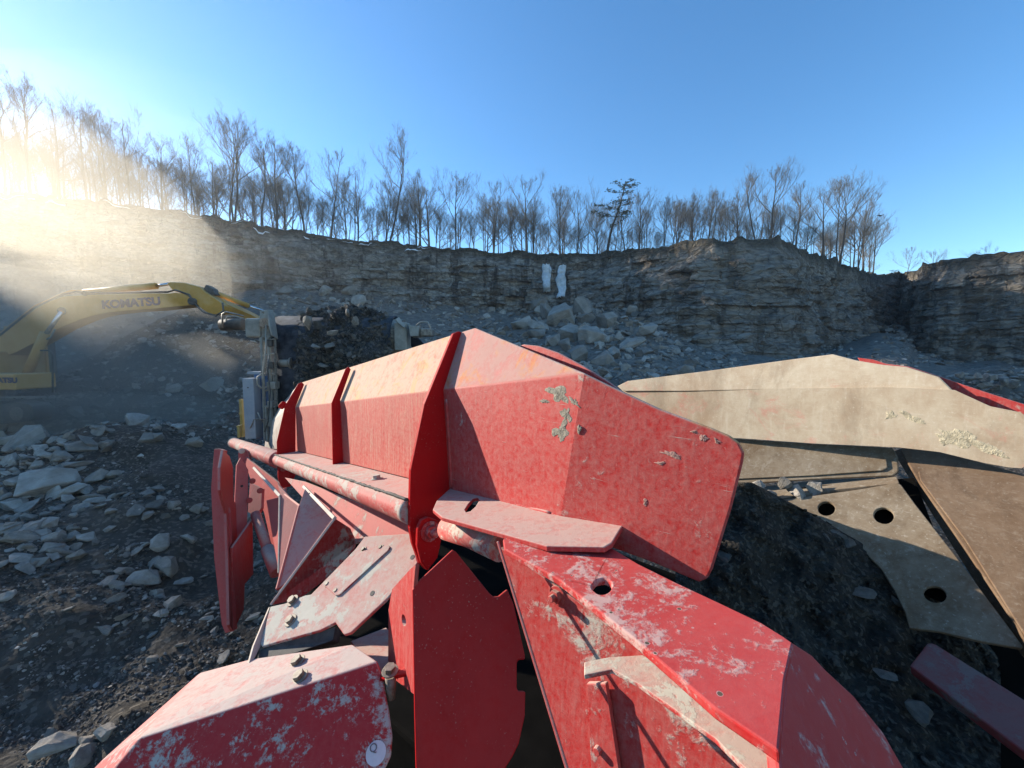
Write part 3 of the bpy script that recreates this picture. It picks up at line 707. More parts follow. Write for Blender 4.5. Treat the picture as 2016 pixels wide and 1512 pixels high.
plate("arm_ledge", [(1150, 1329), (1150, 1303), (1200, 1293), (1266, 1289), (1330, 1330), (1407, 1392), (1500, 1462), (1580, 1530), (1580, 1640), (1468, 1514), (1407, 1453), (1330, 1398), (1255, 1345), (1205, 1318)], (lp0, unit((-.12, .12, 1))), .009, M['red_ledge'], C_, .002)
dn = unit(CAM - PW[0]); wn = PW[1] if PW[1] @ (CAM - PW[0]) > 0 else -PW[1]
for (x, y) in ((1098, 1172), (1188, 1464)): bolt("web_bolt", hit((x, y), *PW), wn, .016, M['red_dust'], C_, True, True)
# web gusset below the ledge
plate("web_gusset", [(1155, 1345), (1192, 1345), (1237, 1640), (1170, 1640)], (PW[0] + wn * .02, PW[1]), .012, M['red_dust'], C_)

# opposite hopper side (inner face), parallel to d
WID = 2.3
PF = (A + n1 * WID, n1)
nv = unit(np.cross(d, np.array([0, 0, 1.])))
far_lo = [(1180, 790), (1225, 768), (1350, 768), (1560, 764), (1750, 762), (1800, 764), (1880, 768), (1915, 784), (1950, 800), (2010, 812), (2060, 850), (2040, 905), (2012, 922), (1985, 920), (1940, 912), (1850, 890), (1770, 881), (1600, 873), (1460, 863), (1200, 852)]
plate("opposite_panel", far_lo, PF, .012, M['pale'], C_, .004)
Bf = hit((1500, 765), *PF)
n2f = unit(n1 + np.array([0, 0, .30]))
up_far = [hit(p, *PF) for p in ((1225, 769), (1350, 769), (1560, 765), (1750, 763))]
PFU = (Bf, unit(n1 * 1.0 + np.array([0, 0, -.22])))
plate("opposite_panel_top", [(1215, 760), (1235, 750), (1400, 729), (1560, 707), (1640, 697), (1690, 710), (1740, 718), (1785, 722), (1850, 742), (1880, 772), (1815, 780), (1750, 764), (1560, 766), (1350, 770), (1226, 770)], PFU, .012, M['pale'], C_, .006)
# torn red lip behind the panel's top edge
plate("back_lip", [(1688, 704), (1720, 708), (1745, 716), (1790, 722), (1850, 741), (1905, 760), (1960, 778), (2030, 800), (2070, 830), (1990, 830), (1880, 790), (1800, 745), (1700, 722)], (PF[0] + n1 * .05, n1), .012, M['red_dust'], C_)
# liner plates below the panel
PLn = plane3((1460, 870, 2.9), (1765, 885, 2.35), (1460, 950, 2.75))
plate("liner_plate", [(1380, 858), (1460, 864), (1600, 873), (1758, 881), (1768, 900), (1770, 928), (1760, 936), (1600, 943), (1480, 951), (1380, 955)], PLn, .02, M['liner'], C_, .006)
plate("wear_strip", [(1400, 872), (1480, 876), (1735, 893), (1745, 902), (1748, 920), (1738, 926), (1600, 936), (1400, 945)], (PLn[0] + (CAM - PLn[0]) * .004, PLn[1]), .008, M['liner'], C_, .004)
PLh = plane3((1510, 992, 2.5), (1770, 950, 2.2), (2012, 1275, 1.55))
plate("holed_plate", [(1508, 988), (1600, 976), (1700, 962), (1765, 950), (1774, 954), (1800, 990), (1880, 1092), (1960, 1200), (2014, 1272), (2010, 1276), (1930, 1262), (1850, 1243), (1790, 1236), (1782, 1205), (1760, 1160), (1735, 1120), (1695, 1080), (1640, 1050), (1560, 1020)], PLh, .022, M['liner'], C_, .004,
      holes=[circ(1627, 1001, 17, 14), circ(1740, 1015, 20, 16, 20, .2), circ(1841, 1170, 23, 16, 20, .2)])
plate("hole_shade_backing", [(1560, 960), (1800, 940), (1900, 1200), (1700, 1120)], (PLh[0] + unit(PLh[0] - CAM) * .10, PLh[1]), .02, M['shade_black'], C_)
PLs = plane3((1775, 885, 2.36), (2016, 1200, 1.6), (2016, 950, 1.95))
plate("corner_plate", [(1772, 884), (1780, 880), (1850, 890), (1940, 912), (2060, 948), (2160, 990), (2160, 1500), (2030, 1290), (2000, 1230), (1900, 1080), (1810, 950)], PLs, .02, M['liner_brown'], C_, .005)
plate("corner_wear_plate", [(1808, 928), (1820, 922), (1900, 931), (2030, 948), (2130, 960), (2130, 1460), (2025, 1262), (1900, 1062), (1812, 945)], (PLs[0] + (CAM - PLs[0]) * .008, PLs[1]), .012, M['liner_brown'], C_, .006)
strip("corner_seam", (1775, 890, 2.44), (2040, 1296, 1.60), .045, 'liner_brown')
plate("liner_ledge", [(1470, 962), (1600, 946), (1765, 938), (1770, 950), (1640, 964), (1510, 986), (1470, 985)], plane3((1470, 975, 2.72), (1765, 940, 2.28), (1510, 986, 2.52)), .02, M['liner'], C_)
# lower interior: bar and inner wall, shade put into their colour
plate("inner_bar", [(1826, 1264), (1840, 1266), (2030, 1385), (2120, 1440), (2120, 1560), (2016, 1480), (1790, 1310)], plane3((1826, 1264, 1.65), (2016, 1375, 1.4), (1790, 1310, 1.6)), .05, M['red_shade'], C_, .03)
bolt("bar_bolt", D(1910, 1390, 1.45), -R((1910, 1390)), .02, M['shade_black'], C_)
plate("inner_wall", [(1770, 1215), (1850, 1235), (2030, 1275), (2160, 1330), (2160, 1700), (1600, 1700), (1640, 1350)], plane3((1780, 1230, 1.95), (2016, 1290, 1.75), (1700, 1512, 1.6)), .02, M['shade_black'], C_)
# rounded lip of the inner sheet seen over the near wing
plate("inner_lip", [(960, 720), (1005, 686), (1030, 678), (1060, 681), (1100, 695), (1150, 722), (1195, 750), (1240, 782), (1150, 800), (1000, 760)], (bt + n1 * .10, n1), .012, M['red'], C_, .005)

# crusts of dried mud stuck on the plates
M['mud'] = simple('dried_mud', (.30, .27, .215), .95, 0, .35, 60, bump=.8, bd=.01, spec=.1)
M['mud_red'] = simple('reddish_dried_mud', (.38, .23, .19), .95, 0, .3, 60, bump=.6, bd=.006, spec=.1)
M['mud_pale'] = simple('pale_dried_mud', (.50, .43, .30), .95, 0, .35, 40, bump=.9, bd=.012, spec=.1)
def splat(cx0, cy0, rx, ry, pl, seed, mat, rot=0):
    P_, n_ = pl; n_ = n_ if n_ @ (CAM - P_) > 0 else -n_; K, RR = 30, 5; Vv = []; Ff = []
    for j in range(RR + 1):
        for i in range(K):
            a_ = 2 * math.pi * i / K; k_r = (j / RR) * (1 + .55 * float(fbm(math.cos(a_) * 2.2 + seed, math.sin(a_) * 2.2, oct=3, seed=seed)))
            x, y = rx * k_r * math.cos(a_), ry * k_r * math.sin(a_); p_ = hit((cx0 + x * math.cos(rot) - y * math.sin(rot), cy0 + x * math.sin(rot) + y * math.cos(rot)), P_, n_)
            Vv.append(p_ + n_ * (.0005 + (.0013 * (1 - (j / RR) ** 2) * (.5 + .8 * rnd.random()) if j < RR else -.002)))
    for j in range(RR):
        for i in range(K): Ff.append((j * K + i, j * K + (i + 1) % K, (j + 1) * K + (i + 1) % K, (j + 1) * K + i))
    return mk("mud_crust", Vv, Ff, M[mat], C_)
for (a_, b_, c_, d_, r_) in ((1098, 775, 22, 14, .5), (1115, 815, 16, 9, 1.2), (1104, 848, 13, 22, .2), (1072, 790, 10, 5, .3), (1130, 790, 12, 5, .8), (1140, 845, 4, 9, .1)): splat(a_, b_, c_, d_, PL1, int(a_ + b_), 'mud', r_)
for (a_, b_, c_, d_, r_) in ((1325, 895, 22, 6, .3), (1300, 912, 10, 4, .1), (1385, 862, 8, 6, .4), (1410, 868, 9, 5, .5), (1365, 850, 7, 3, .2), (1270, 990, 5, 8, .1)): splat(a_, b_, c_, d_, PL3, int(a_ + b_), 'mud_red', r_)
for (a_, b_, c_, d_, r_) in ((1905, 868, 62, 17, .33), (1862, 862, 16, 12, .4), (1752, 818, 12, 9, .3), (1795, 822, 30, 6, .4), (1960, 890, 26, 8, .3)): splat(a_, b_, c_, d_, PF, int(a_ + b_), 'mud_pale', r_)
# ------------------------------------------------------------------ rocks
def rock_mesh(seed, flat, npts=15):
    r_ = np.random.default_rng(seed); bm = bmesh.new()
    P = r_.normal(size=(npts, 3)); P /= np.linalg.norm(P, axis=1)[:, None]; P *= r_.uniform(.82, 1.05, (npts, 1)); P *= np.array([1, r_.uniform(.62, .9), flat])
    for p in P: bm.verts.new(p)
    res = bmesh.ops.convex_hull(bm, input=bm.verts)
    junk = [e for e in res["geom_interior"] if isinstance(e, bmesh.types.BMVert)] + [e for e in res["geom_unused"] if isinstance(e, bmesh.types.BMVert)]
    if junk: bmesh.ops.delete(bm, geom=list(set(junk)), context='VERTS')
    bmesh.ops.dissolve_limit(bm, angle_limit=.30, verts=bm.verts, edges=bm.edges)
    bmesh.ops.bevel(bm, geom=list(bm.edges), offset=.035, segments=1, affect='EDGES', clamp_overlap=True)
    bmesh.ops.triangulate(bm, faces=bm.faces)
    bmesh.ops.subdivide_edges(bm, edges=bm.edges, cuts=1, use_grid_fill=True)
    bmesh.ops.triangulate(bm, faces=bm.faces)
    co = np.array([v.co for v in bm.verts]); nn = fbm(co[:, 0] * 3 + seed, co[:, 1] * 3, co[:, 2] * 5, oct=3, seed=seed) * .055
    for v, k in zip(bm.verts, nn): v.co += v.co.normalized() * float(k)
    me = bpy.data.meshes.new("rock"); bm.to_mesh(me); bm.free(); return me
RM = [rock_mesh(100 + i, (.36, .5, .62, .28, .75)[i % 5]) for i in range(15)]
RMd = [m.copy() for m in RM]
for m in RM: m.materials.append(M['rock'])
for m in RMd: m.materials.append(M['rock_dark'])
def put_rock(p, size, label, group, k=None, dark=False, tilt=.35, name="rock", cat="rock", rz=None):
    k = rnd.randrange(15) if k is None else k
    o = bpy.data.objects.new(name, (RMd if dark else RM)[k]); COL.objects.link(o)
    o.location = p; o.scale = (size / 2,) * 3
    o.rotation_euler = (rnd.gauss(0, tilt), rnd.gauss(0, tilt), rnd.uniform(0, 6.28) if rz is None else rz)
    return tag(o, label, cat, group)
def rv(m):
    V = np.empty(len(m.vertices) * 3, np.float32); m.vertices.foreach_get("co", V); T = np.array([tuple(p.vertices) for p in m.polygons], np.int32); return V.reshape(-1, 3), T
def rubble(name, pts, sizes, mat, label, cat, parent=None, lod=None, kind="stuff", tilt=.4):
    Vs, Ts, As, k = [], [], [], 0
    src = lod or LOD
    for p, s in zip(pts, sizes):
        v, t = src[rnd.randrange(len(src))]
        Rm = np.array(Matrix.Rotation(rnd.uniform(0, 6.28), 3, 'Z') @ Matrix.Rotation(rnd.gauss(0, tilt), 3, 'X') @ Matrix.Rotation(rnd.gauss(0, tilt), 3, 'Y'))
        Vs.append((v * s / 2) @ Rm.T + p); Ts.append(t + k); k += len(v); As.append(np.full(len(v), rnd.random(), np.float32))
    o = fast_mesh(name, np.concatenate(Vs), np.concatenate(Ts), mat, parent)
    o.data.attributes.new('stone', 'FLOAT', 'POINT').data.foreach_set('value', np.concatenate(As))
    if parent is None: tag(o, label, cat, kind=kind)
    elif kind: o["kind"] = kind
    return o
def hull_lod(seed, flat):
    r_ = np.random.default_rng(seed); bm = bmesh.new(); P = r_.normal(size=(10, 3)); P /= np.linalg.norm(P, axis=1)[:, None]; P *= np.array([1, r_.uniform(.6, .9), flat])
    for p in P: bm.verts.new(p)
    bmesh.ops.convex_hull(bm, input=bm.verts); bmesh.ops.triangulate(bm, faces=bm.faces)
    me = bpy.data.meshes.new("lod"); bm.to_mesh(me); bm.free(); a = rv(me); bpy.data.meshes.remove(me); return a
LOD = [hull_lod(i, (.4, .6, .75, .3)[i % 4]) for i in range(16)]

# prominent stones on the slope left of the machine: px, py, width px, label
STN = [(60, 877, 88, "long pale slab lying highest on the left rubble bank"), (85, 962, 118, "biggest split pale boulder on the left rubble bank"),
       (192, 942, 62, "pale angular boulder at the right end of the left boulder cluster"), (140, 925, 70, "grey rounded boulder behind the pale angular one at left"),
       (66, 1046, 60, "pale blocky stone low in the left boulder cluster"), (8, 1045, 50, "pale stone cut by the left photo edge above the dark dirt"),
       (5, 985, 40, "tall rounded boulder cut by the left photo edge"), (115, 1058, 36, "small square stone right of the pale blocky stone"),
       (140, 975, 86, "thin flat slab lying across under the split boulder"), (62, 1003, 56, "pointed leaning slab below the split boulder"),
       (112, 1008, 40, "tan lens-shaped stone under the thin flat slab"), (160, 1003, 30, "cube-like grey stone right of the lens-shaped stone"),
       (196, 1000, 30, "squat grey stone below the flat slab's right end"), (235, 978, 26, "bright tilted chip right of the boulder cluster"),
       (120, 905, 46, "grey block wedged behind the long pale slab"), (165, 885, 60, "dark shadowed boulder in the dust left of the red door"),
       (330, 1122, 66, "tall tilted pale stone left of the red hanging door"), (285, 1148, 62, "slanting slab below the tilted pale stone"),
       (318, 1075, 50, "wide grey stone left of the door's upper half"), (268, 1090, 30, "small pale stone left of the wide grey stone"),
       (138, 1202, 30, "lone pale pointed chip on the dark dirt at left"), (15, 1178, 38, "flat pale stone on the dirt by the left photo edge"),
       (424, 1246, 22, "round pale stone below the tip of the red door"), (340, 1195, 40, "flat grey stone among the gravel left of the door tip"),
       (225, 1160, 40, "grey stone at the left end of the gravel band"), (104, 1450, 36, "upright sunlit stone at the bottom left corner"),
       (110, 1478, 84, "long sunlit slab at the bottom left corner"), (165, 1498, 66, "pale sunlit slab cut by the bottom photo edge"),
       (208, 1452, 44, "small blunt stone beside the red hood at lower left"), (172, 1462, 36, "grey stone between the two sunlit slabs"),
       (300, 1300, 26, "sunlit stone beside the red hood"), (440, 1300, 40, "grey slab behind the hood's upper corner"),
       (355, 1275, 22, "pale sunlit chip on the lit dirt left of the ledge"), (20, 842, 46, "flat pale slab below the excavator tracks"),
       (290, 868, 36, "grey block at the top of the gravel slope"), (380, 878, 40, "pale rounded block at the top right of the gravel slope"),
       (270, 835, 60, "dusty tan slab half hidden in the dust"), (150, 818, 50, "pale dusty boulder just right of the tracks"),
       (420, 765, 50, "flat dusty slab on the pale rubble row"), (345, 770, 36, "round boulder at the left end of the pale rubble row")]
for i, (px, py, w_, lb_) in enumerate(STN):
    h = ground_hit(px, py)
    if h is None: continue
    p, t = h; size = w_ / F * t * 1.0
    put_rock(p + np.array([0, 0, size * .10]), size, lb_, "boulders on the left bank", tilt=.3)
# further countable stones, sampled evenly over the picture of the left bank
for i in range(85):
    px, py = min(rnd.uniform(-25, 120) + abs(rnd.gauss(0, 70)), 300), rnd.uniform(845, 1120)
    h = ground_hit(px, py)
    if h is None: continue
    p, t = h; w_ = 18 + 40 * rnd.random() ** 1.8
    put_rock(p + np.array([0, 0, w_ / F * t * .12]), w_ / F * t, "pale angular rock in the crowded boulder heap at the left", "rocks heaped at the left edge", tilt=.45)
cnt = 0; cnt2 = 0; SMALL = []
while True:
    px, py = rnd.uniform(-30, 520), rnd.uniform(840, 1260)
    if py > 1130 and px < 200: continue
    dens = vnoise(px * .012, py * .02, seed=40) + (.35 if (px > 190 and py > 1000) or (px < 230 and py < 1080) else -.2)
    if rnd.random() > .45 + dens: continue
    h = ground_hit(px, py)
    if h is None: continue
    p, t = h; w_ = 14 + 32 * rnd.random() ** 2.0
    if w_ < 22 or cnt >= 95:
        SMALL.append((p + np.array([0, 0, w_ / F * t * .08]), w_ / F * t)); cnt2 += 1
        if cnt2 > 110 and cnt >= 95: break
        continue
    put_rock(p + np.array([0, 0, w_ / F * t * .08]), w_ / F * t, "grey stone in the gravel spread over the dirt bank left of the machine", "stones strewn over the left bank", dark=rnd.random() < .2)
    cnt += 1
rubble("stones", [a for a, b in SMALL[:160]], [b for a, b in SMALL[:160]], M['rubble'], "small grey stones between the larger ones on the dirt bank at left", "stones", lod=[rv(m) for m in RM])
# big blocks on the talus below the rock wall
TAL = [(1147, 622, 48, "large squarish pale block topmost on the talus below the ice"), (1103, 640, 56, "broad grey boulder left of the squarish block on the talus"), (1120, 668, 42, "upright grey boulder below the broad one on the talus"),
       (1168, 674, 54, "biggest grey boulder at the foot of the talus over the red wing"), (1112, 690, 34, "small round boulder just over the red wing edge"), (1060, 652, 36, "flat grey boulder at the left of the talus blocks"),
       (1175, 625, 26, "small pale block beside the squarish block"), (1060, 615, 44, "long grey ledge block under the rock wall left of the ice"), (1245, 690, 44, "slanting grey slab above the pale hopper wall"),
       (1210, 700, 30, "grey boulder just above the hopper gap"), (1270, 660, 40, "flat grey slab on the talus right of the big boulders"), (1340, 625, 34, "pale slab under the brown promontory"),
       (760, 575, 36, "pale slab at the top of the rubble behind the conveyor"), (735, 580, 34, "grey block left of the pale slab behind the conveyor"), (690, 580, 30, "flat stone in the rubble behind the conveyor"), (640, 582, 30, "angular stone at the left of the rubble behind the conveyor"),
       (712, 600, 30, "low slab in front of the rubble behind the conveyor"), (560, 580, 28, "small block over the conveyor's frame"), (1500, 640, 60, "broad ledge stone on the slope below the promontory"), (1420, 655, 50, "wide tilted slab midway on the slope below the promontory")]
for px, py, w_, lb_ in TAL:
    h = ground_hit(px, py)
    if h is None: continue
    p, t = h; size = w_ / F * t * 1.4
    put_rock(p + np.array([0, 0, size * .18]), size, lb_, "blocks on the talus", tilt=.35, k=rnd.choice([1, 2, 4, 6, 7, 9, 11]))
for i in range(26):
    px, py = rnd.gauss(1130, 85), rnd.uniform(618, 745); h = ground_hit(px, py)
    if h is None: continue
    p, t = h; w_ = rnd.uniform(22, 62); put_rock(p + np.array([0, 0, w_ / F * t * .15]), w_ / F * t, "big angular grey block in the pile under the ice on the rock wall", "blocks piled under the ice", k=rnd.choice([1, 2, 4, 6, 7, 9, 11, 14]), tilt=.5)
# white stones beyond the pale hopper wall at the right
for (x, y, w_) in ((1905, 745, 26), (1925, 742, 22), (1950, 741, 30), (1975, 750, 30), (1995, 756, 24), (1940, 758, 26), (1965, 762, 22), (1890, 738, 20)):
    P = D(x, y, 24.0); put_rock(P, w_ / F * 24, "pale rounded stone on the heap beyond the pale hopper wall", "pale stones beyond the hopper", k=rnd.choice([2, 4, 7, 9]))
hp = []
for i in range(260):
    x = rnd.uniform(1780, 2200); y = 752 + abs(rnd.gauss(0, 22)) + max(0, (1900 - x)) * .2; hp.append(D(x, y, 25 + rnd.uniform(-.5, 1.5)))
rubble("rubble", hp, [rnd.uniform(.25, .8) for _ in hp], M['rubble'], "pale rubble heap beyond the right hopper wall", "rubble")

# gravel and talus rubble as stuff
pts, szs = [], []
while len(pts) < 14000:
    px, py = rnd.uniform(-60, 560), rnd.uniform(800, 1512)
    h_ = vnoise(px * .012, py * .02, seed=40)
    if rnd.random() > .35 + .75 * h_: continue
    pts.append((px, py))
pp, sz = [], []
PXY = np.array(pts)
def ground_hits(P):
    r = np.stack([R(p) for p in P]); t = np.geomspace(1.5, 120, 1500)
    out = []
    for ri in r:
        Q = CAM + t[:, None] * ri; g = tz(Q[:, 0], Q[:, 1], False); k = int(np.argmax(Q[:, 2] < g)); out.append(t[k] if Q[k, 2] < g[k] else np.nan)
    t = np.array(out); Q = CAM + t[:, None] * r; return Q, t
Q, tt = ground_hits(PXY); ok = ~np.isnan(tt); Q, tt = Q[ok], tt[ok]
Q[:, 2] = tz(Q[:, 0], Q[:, 1])
s_ = np.array([(2.5 + 11 * rnd.random() ** 3) for _ in tt]) / F * tt
kk = np.arange(len(Q)) % 3 < 1
rubble("gravel", Q[kk], s_[kk], M['rubble'], "pale grey gravel chips over the dark dirt slope at left", "gravel")
rubble("gravel", Q[~kk], s_[~kk], M['rubble_dark'], "fine dark gravel between the pale chips on the dirt slope at left", "gravel")
pts = []
while len(pts) < 17000:
    px, py = rnd.uniform(-80, 2050), rnd.uniform(560, 860)
    if px < 560 and rnd.random() < .35: continue
    if 110 < px < 490 and 615 < py < 750 and rnd.random() < .3: continue
    if vnoise(px * .01, py * .03, seed=60) + rnd.random() < .15: continue
    pts.append((px, py))
Q, tt = ground_hits(np.array(pts)); ok = ~np.isnan(tt); Q, tt = Q[ok], tt[ok]
far = np.hypot(Q[:, 0], Q[:, 1]) < np.interp(np.arctan2(Q[:, 0], Q[:, 1]), AZs, DSs) + 1
Q, tt = Q[far], tt[far]; Q[:, 2] = tz(Q[:, 0], Q[:, 1])
pxs = CX + F * Q[:, 0] / (Q[:, 1] * CT - (Q[:, 2] - CAMZ) * ST)
s_ = np.array([(3.5 + 19 * rnd.random() ** 2.4) * (1 + .8 * math.exp(-((x_ - 1140) / 190) ** 2)) for x_ in pxs]) / F * tt
rubble("talus_rubble", Q, s_, M['rubble'], "broken grey rock covering the slope at the foot of the rock wall", "rubble")

# dark dirt heap inside the hopper
gx, gy = 110, 110
Pm = np.zeros((gy, gx, 3))
for j in range(gy):
    for i in range(gx):
        u_, v_ = i / (gx - 1), j / (gy - 1)
        px = 1330 + u_ * 640; py = 940 + v_ * 760
        dep = 2.25 - 1.2 * v_ ** .9 + .35 * (u_ - .3) * (1 - v_)
        top_ = 950 + max(0, px - 1480) * .55
        if py < top_: py = top_ + (py - top_) * .05
        Pm[j, i] = D(px, py, dep)
nn = fbm(Pm[..., 0] * 6, Pm[..., 1] * 6, Pm[..., 2] * 6, oct=5, seed=17, gain=.6) * .07
Pm += (CAM - Pm) / np.linalg.norm(CAM - Pm, axis=-1, keepdims=True) * nn[..., None]
idx = np.arange(gx * gy).reshape(gy, gx)
hp = fast_mesh("dirt_heap", Pm.reshape(-1, 3), np.stack([idx[:-1, :-1], idx[1:, :-1], idx[1:, 1:], idx[:-1, 1:]], -1).reshape(-1, 4), M['heap'], smooth=True)
tag(hp, "dark damp dirt heap filling the red hopper", "dirt heap")
ii = [(rnd.randrange(4, gy - 4), rnd.randrange(4, gx - 4)) for _ in range(700)]
rubble("hopper_gravel", [Pm[a] for a in ii], [.012 + .05 * rnd.random() ** 3 for _ in ii], M['heap'], "dark clods and stone chips on the dirt heap in the hopper", "gravel")
for (x, y, w_, lb_) in ((1652, 1058, 52, "upright thin grey shard at the top of the dirt heap"), (1622, 1064, 40, "grey shard leaning under the holed plate"), (1600, 1030, 30, "tan slab standing at the crest of the dirt heap"), (1690, 1165, 66, "flat grey stone half buried in the hopper dirt"),
                        (1432, 1100, 50, "grey stone just right of the red wing's lower corner"), (1770, 1190, 50, "rounded grey rock against the holed plate's curved edge"), (1810, 1400, 60, "pale cracked rock deep in the dark hopper"), (1740, 1330, 50, "long grey rock low in the dark hopper"), (1665, 1070, 40, "small wedge of grey rock beside the upright shard")):
    v_ = (y - 940) / 640; u_ = (x - 1330) / 560; dep = 2.25 - 1.05 * v_ + .35 * (u_ - .3) * (1 - v_) - .05
    put_rock(D(x, y, dep), w_ / F * dep, lb_, "rocks on the dirt heap", tilt=.5, dark=True)
for (x, y, w_, lb_) in ((1568, 968, 48, "pale knobbly stone wedged behind the holed plate's edge"), (1603, 963, 40, "round grey stone resting behind the top of the holed plate"), (1518, 974, 30, "small dark stone left of the pale stones behind the holed plate"), (1546, 952, 36, "whitish stone under the liner plate"), (1492, 960, 40, "dull stone in the gap at the liner plate's left end"), (1627, 1002, 34, "stone stuck in the left round hole of the holed plate")):
    dep = float(2.5 - (x - 1510) * .0010); put_rock(D(x, y, dep + .03), w_ / F * dep, lb_, "stones behind the holed plate", tilt=.8, k=rnd.choice([2, 4, 7, 9]))

# ------------------------------------------------------------------ conveyor discharging into the hopper
cd = 5.6
conv = thing("conveyor", "dusty cream steel conveyor with dark rubber belt carrying rock towards the red hopper", "conveyor", (-2.6, 6.0, 0))
def Dc(px, py, off=0.0): return D(px, py, cd + off)
zl, zr = Dc(557, 700), Dc(782, 700)
axz = Dc(670, 668, .42)
rD = .34
# belt loop: around the head drum and away up behind
arc = []
for i in range(15):
    a = math.radians(-36 + 126 * i / 14)     # from under-front to top
    arc.append((-math.cos(a) * rD, math.sin(a) * rD))
prof = [(-rD, -1.9), (-rD, -1.0)] + arc[4:] + [(4.5, -.55)]
bl = []
Ln = axz[0] - (670 - 556) / F * (cd + .4); Rn = axz[0] + (782 - 670) / F * (cd + .4)
Vb = [(x, axz[1] + a, axz[2] + b) for x in (Ln, Rn) for a, b in prof]; m_ = len(prof)
mk("belt", Vb, [(i, i + 1, m_ + i + 1, m_ + i) for i in range(m_ - 1)], M['belt'], conv, smooth=True, solid=.02)
tube("head_drum", [(Ln - .12, axz[1], axz[2]), (Rn + .12, axz[1], axz[2])], rD - .03, M['steel'], conv, 24)
# heap of rock on the belt
gx, gy = 60, 46; Pm = np.zeros((gy, gx, 3))
for j in range(gy):
    for i in range(gx):
        u_, v_ = i / (gx - 1), j / (gy - 1)
        px = 580 + 192 * u_
        top_ = 606 + 6 * math.sin(u_ * 9) + 40 * max(0, abs(u_ - .5) - .36) * 6 * .5
        py = top_ + v_ * (1.0) * 165
        bul = .26 * math.sin(math.pi * min(1, max(0, u_))) ** .3
        Pm[j, i] = Dc(px, py, .02 - bul * (0.3 + .7 * math.sin(v_ * 2.2)) + .35 * (1 - v_) ** 3)
nn = fbm(Pm[..., 0] * 5, Pm[..., 1] * 5, Pm[..., 2] * 5, oct=5, seed=27, gain=.6) * .08
Pm[..., 1] -= nn; Pm[..., 2] += nn * .4
idx = np.arange(gx * gy).reshape(gy, gx)
fast = fast_mesh("rock_load", Pm.reshape(-1, 3), np.stack([idx[:-1, :-1], idx[1:, :-1], idx[1:, 1:], idx[:-1, 1:]], -1).reshape(-1, 4), M['load'], smooth=True)
tag(fast, "dark heap of crushed rock and dirt spilling over the conveyor belt", "rock heap")
ii = [(rnd.randrange(0, gy - 2), rnd.randrange(1, gx - 1)) for _ in range(2600)]
rubble("load_gravel", [Pm[a] for a in ii], [.02 + .12 * rnd.random() ** 4 for _ in ii], M['rubble_dark'], "small broken stones covering the rock heap on the belt", "gravel", tilt=1)
for (x, y, w_, lb_) in ((606, 634, 34, "largest angular stone at the left end of the belt load"), (626, 640, 22, "narrow upright stone beside the largest stone on the belt"), (683, 616, 26, "blocky stone sticking up at the middle crest of the belt load"), (620, 682, 28, "flat slab low on the belt load"), (700, 632, 20, "round dark stone right of the crest block on the belt load"),
                        (695, 662, 16, "pale pebble on the face of the belt load"), (742, 642, 24, "grey stone at the right end of the belt load"), (650, 680, 26, "grey block in the falling rock under the belt"), (636, 720, 30, "tumbling slab just over the red panel"), (655, 655, 22, "grey chip at the middle of the belt load"), (610, 612, 16, "small dark stone on top of the load's left end"), (648, 614, 14, "little peak stone on top of the load")):
    put_rock(Dc(x, y, -.30 + (.15 if y < 625 else 0)), w_ / F * cd, lb_, "stones on the belt", dark=rnd.random() < .35, tilt=.8)
# frames
def cb(name, x0, y0, x1, y1, off, depth, mat, bev=.012):
    a, b = Dc(x0, y0, off), Dc(x1, y1, off)
    return box(name, ((a[0] + b[0]) / 2, a[1] + depth / 2, (a[2] + b[2]) / 2), abs(b[0] - a[0]), depth, abs(a[2] - b[2]), M[mat], conv, bev)
cb("gearbox", 480, 626, 511, 664, -.05, .35, 'cream', .03)
tube("drive_motor", [Dc(437, 640, .1), Dc(481, 638, .1)], .085, M['exc_dark'], conv, 18)
tube("motor_guard", [Dc(438, 645, 0), Dc(438, 618, 0), Dc(445, 614, 0), Dc(480, 622, 0)], .012, M['steel'], conv, 8)
tube("motor_guard", [Dc(445, 632, -.05), Dc(447, 624, -.05), Dc(462, 622, -.05), Dc(482, 628, -.05)], .010, M['cream'], conv, 8)
plate("bearing_bracket", [(511, 612), (524, 610), (527, 612), (527, 630), (532, 664), (511, 665)], plane3((511, 612, cd), (527, 612, cd), (527, 664, cd)), .06, M['cream'], conv, .006, holes=[circ(518, 615.5, 2, 2, 10)])
plate("side_skirt", [(528, 610), (538, 610), (543, 635), (548, 668), (536, 660), (531, 640)], plane3((528, 610, cd - .15), (538, 610, cd), (548, 668, cd)), .02, M['cream'], conv, .004)
tube("bearing_housing", [Dc(521, 636, -.10), Dc(521, 636, .2)], .07, M['steel'], conv, 16)
for (x0, y0, x1, y1, wd_, mt_) in ((516, 664, 522, 868, .022, 'cream'), (529, 664, 536, 868, .026, 'cream'), (541, 668, 545, 800, .018, 'steel'), (523, 640, 523, 740, .012, 'steel'), (512, 660, 517, 760, .010, 'cream'), (538, 720, 545, 860, .014, 'steel'), (524, 800, 527, 870, .018, 'cream')):
    tube("frame_post", [Dc(x0, y0, 0), Dc(x1, y1, 0)], wd_, M[mt_], conv, 4, smooth=False)
for y in (672, 700, 735, 770, 800, 830):
    tube("frame_rung", [Dc(517, y, 0), Dc(543, y + rnd.uniform(-6, 6), 0)], .014, M[rnd.choice(['cream', 'steel'])], conv, 6)
for y in (668, 712, 752, 790, 826): cb("frame_block", 520 + rnd.randint(-2, 6), y, 536 + rnd.randint(-2, 6), y + 14, -.05, .12, rnd.choice(['cream', 'steel', 'exc_dark']), .008)
def hose(pts, r=.011, mt='cream'): tube("hose", [Dc(*p) for p in pts], r, M[mt], conv, 8)
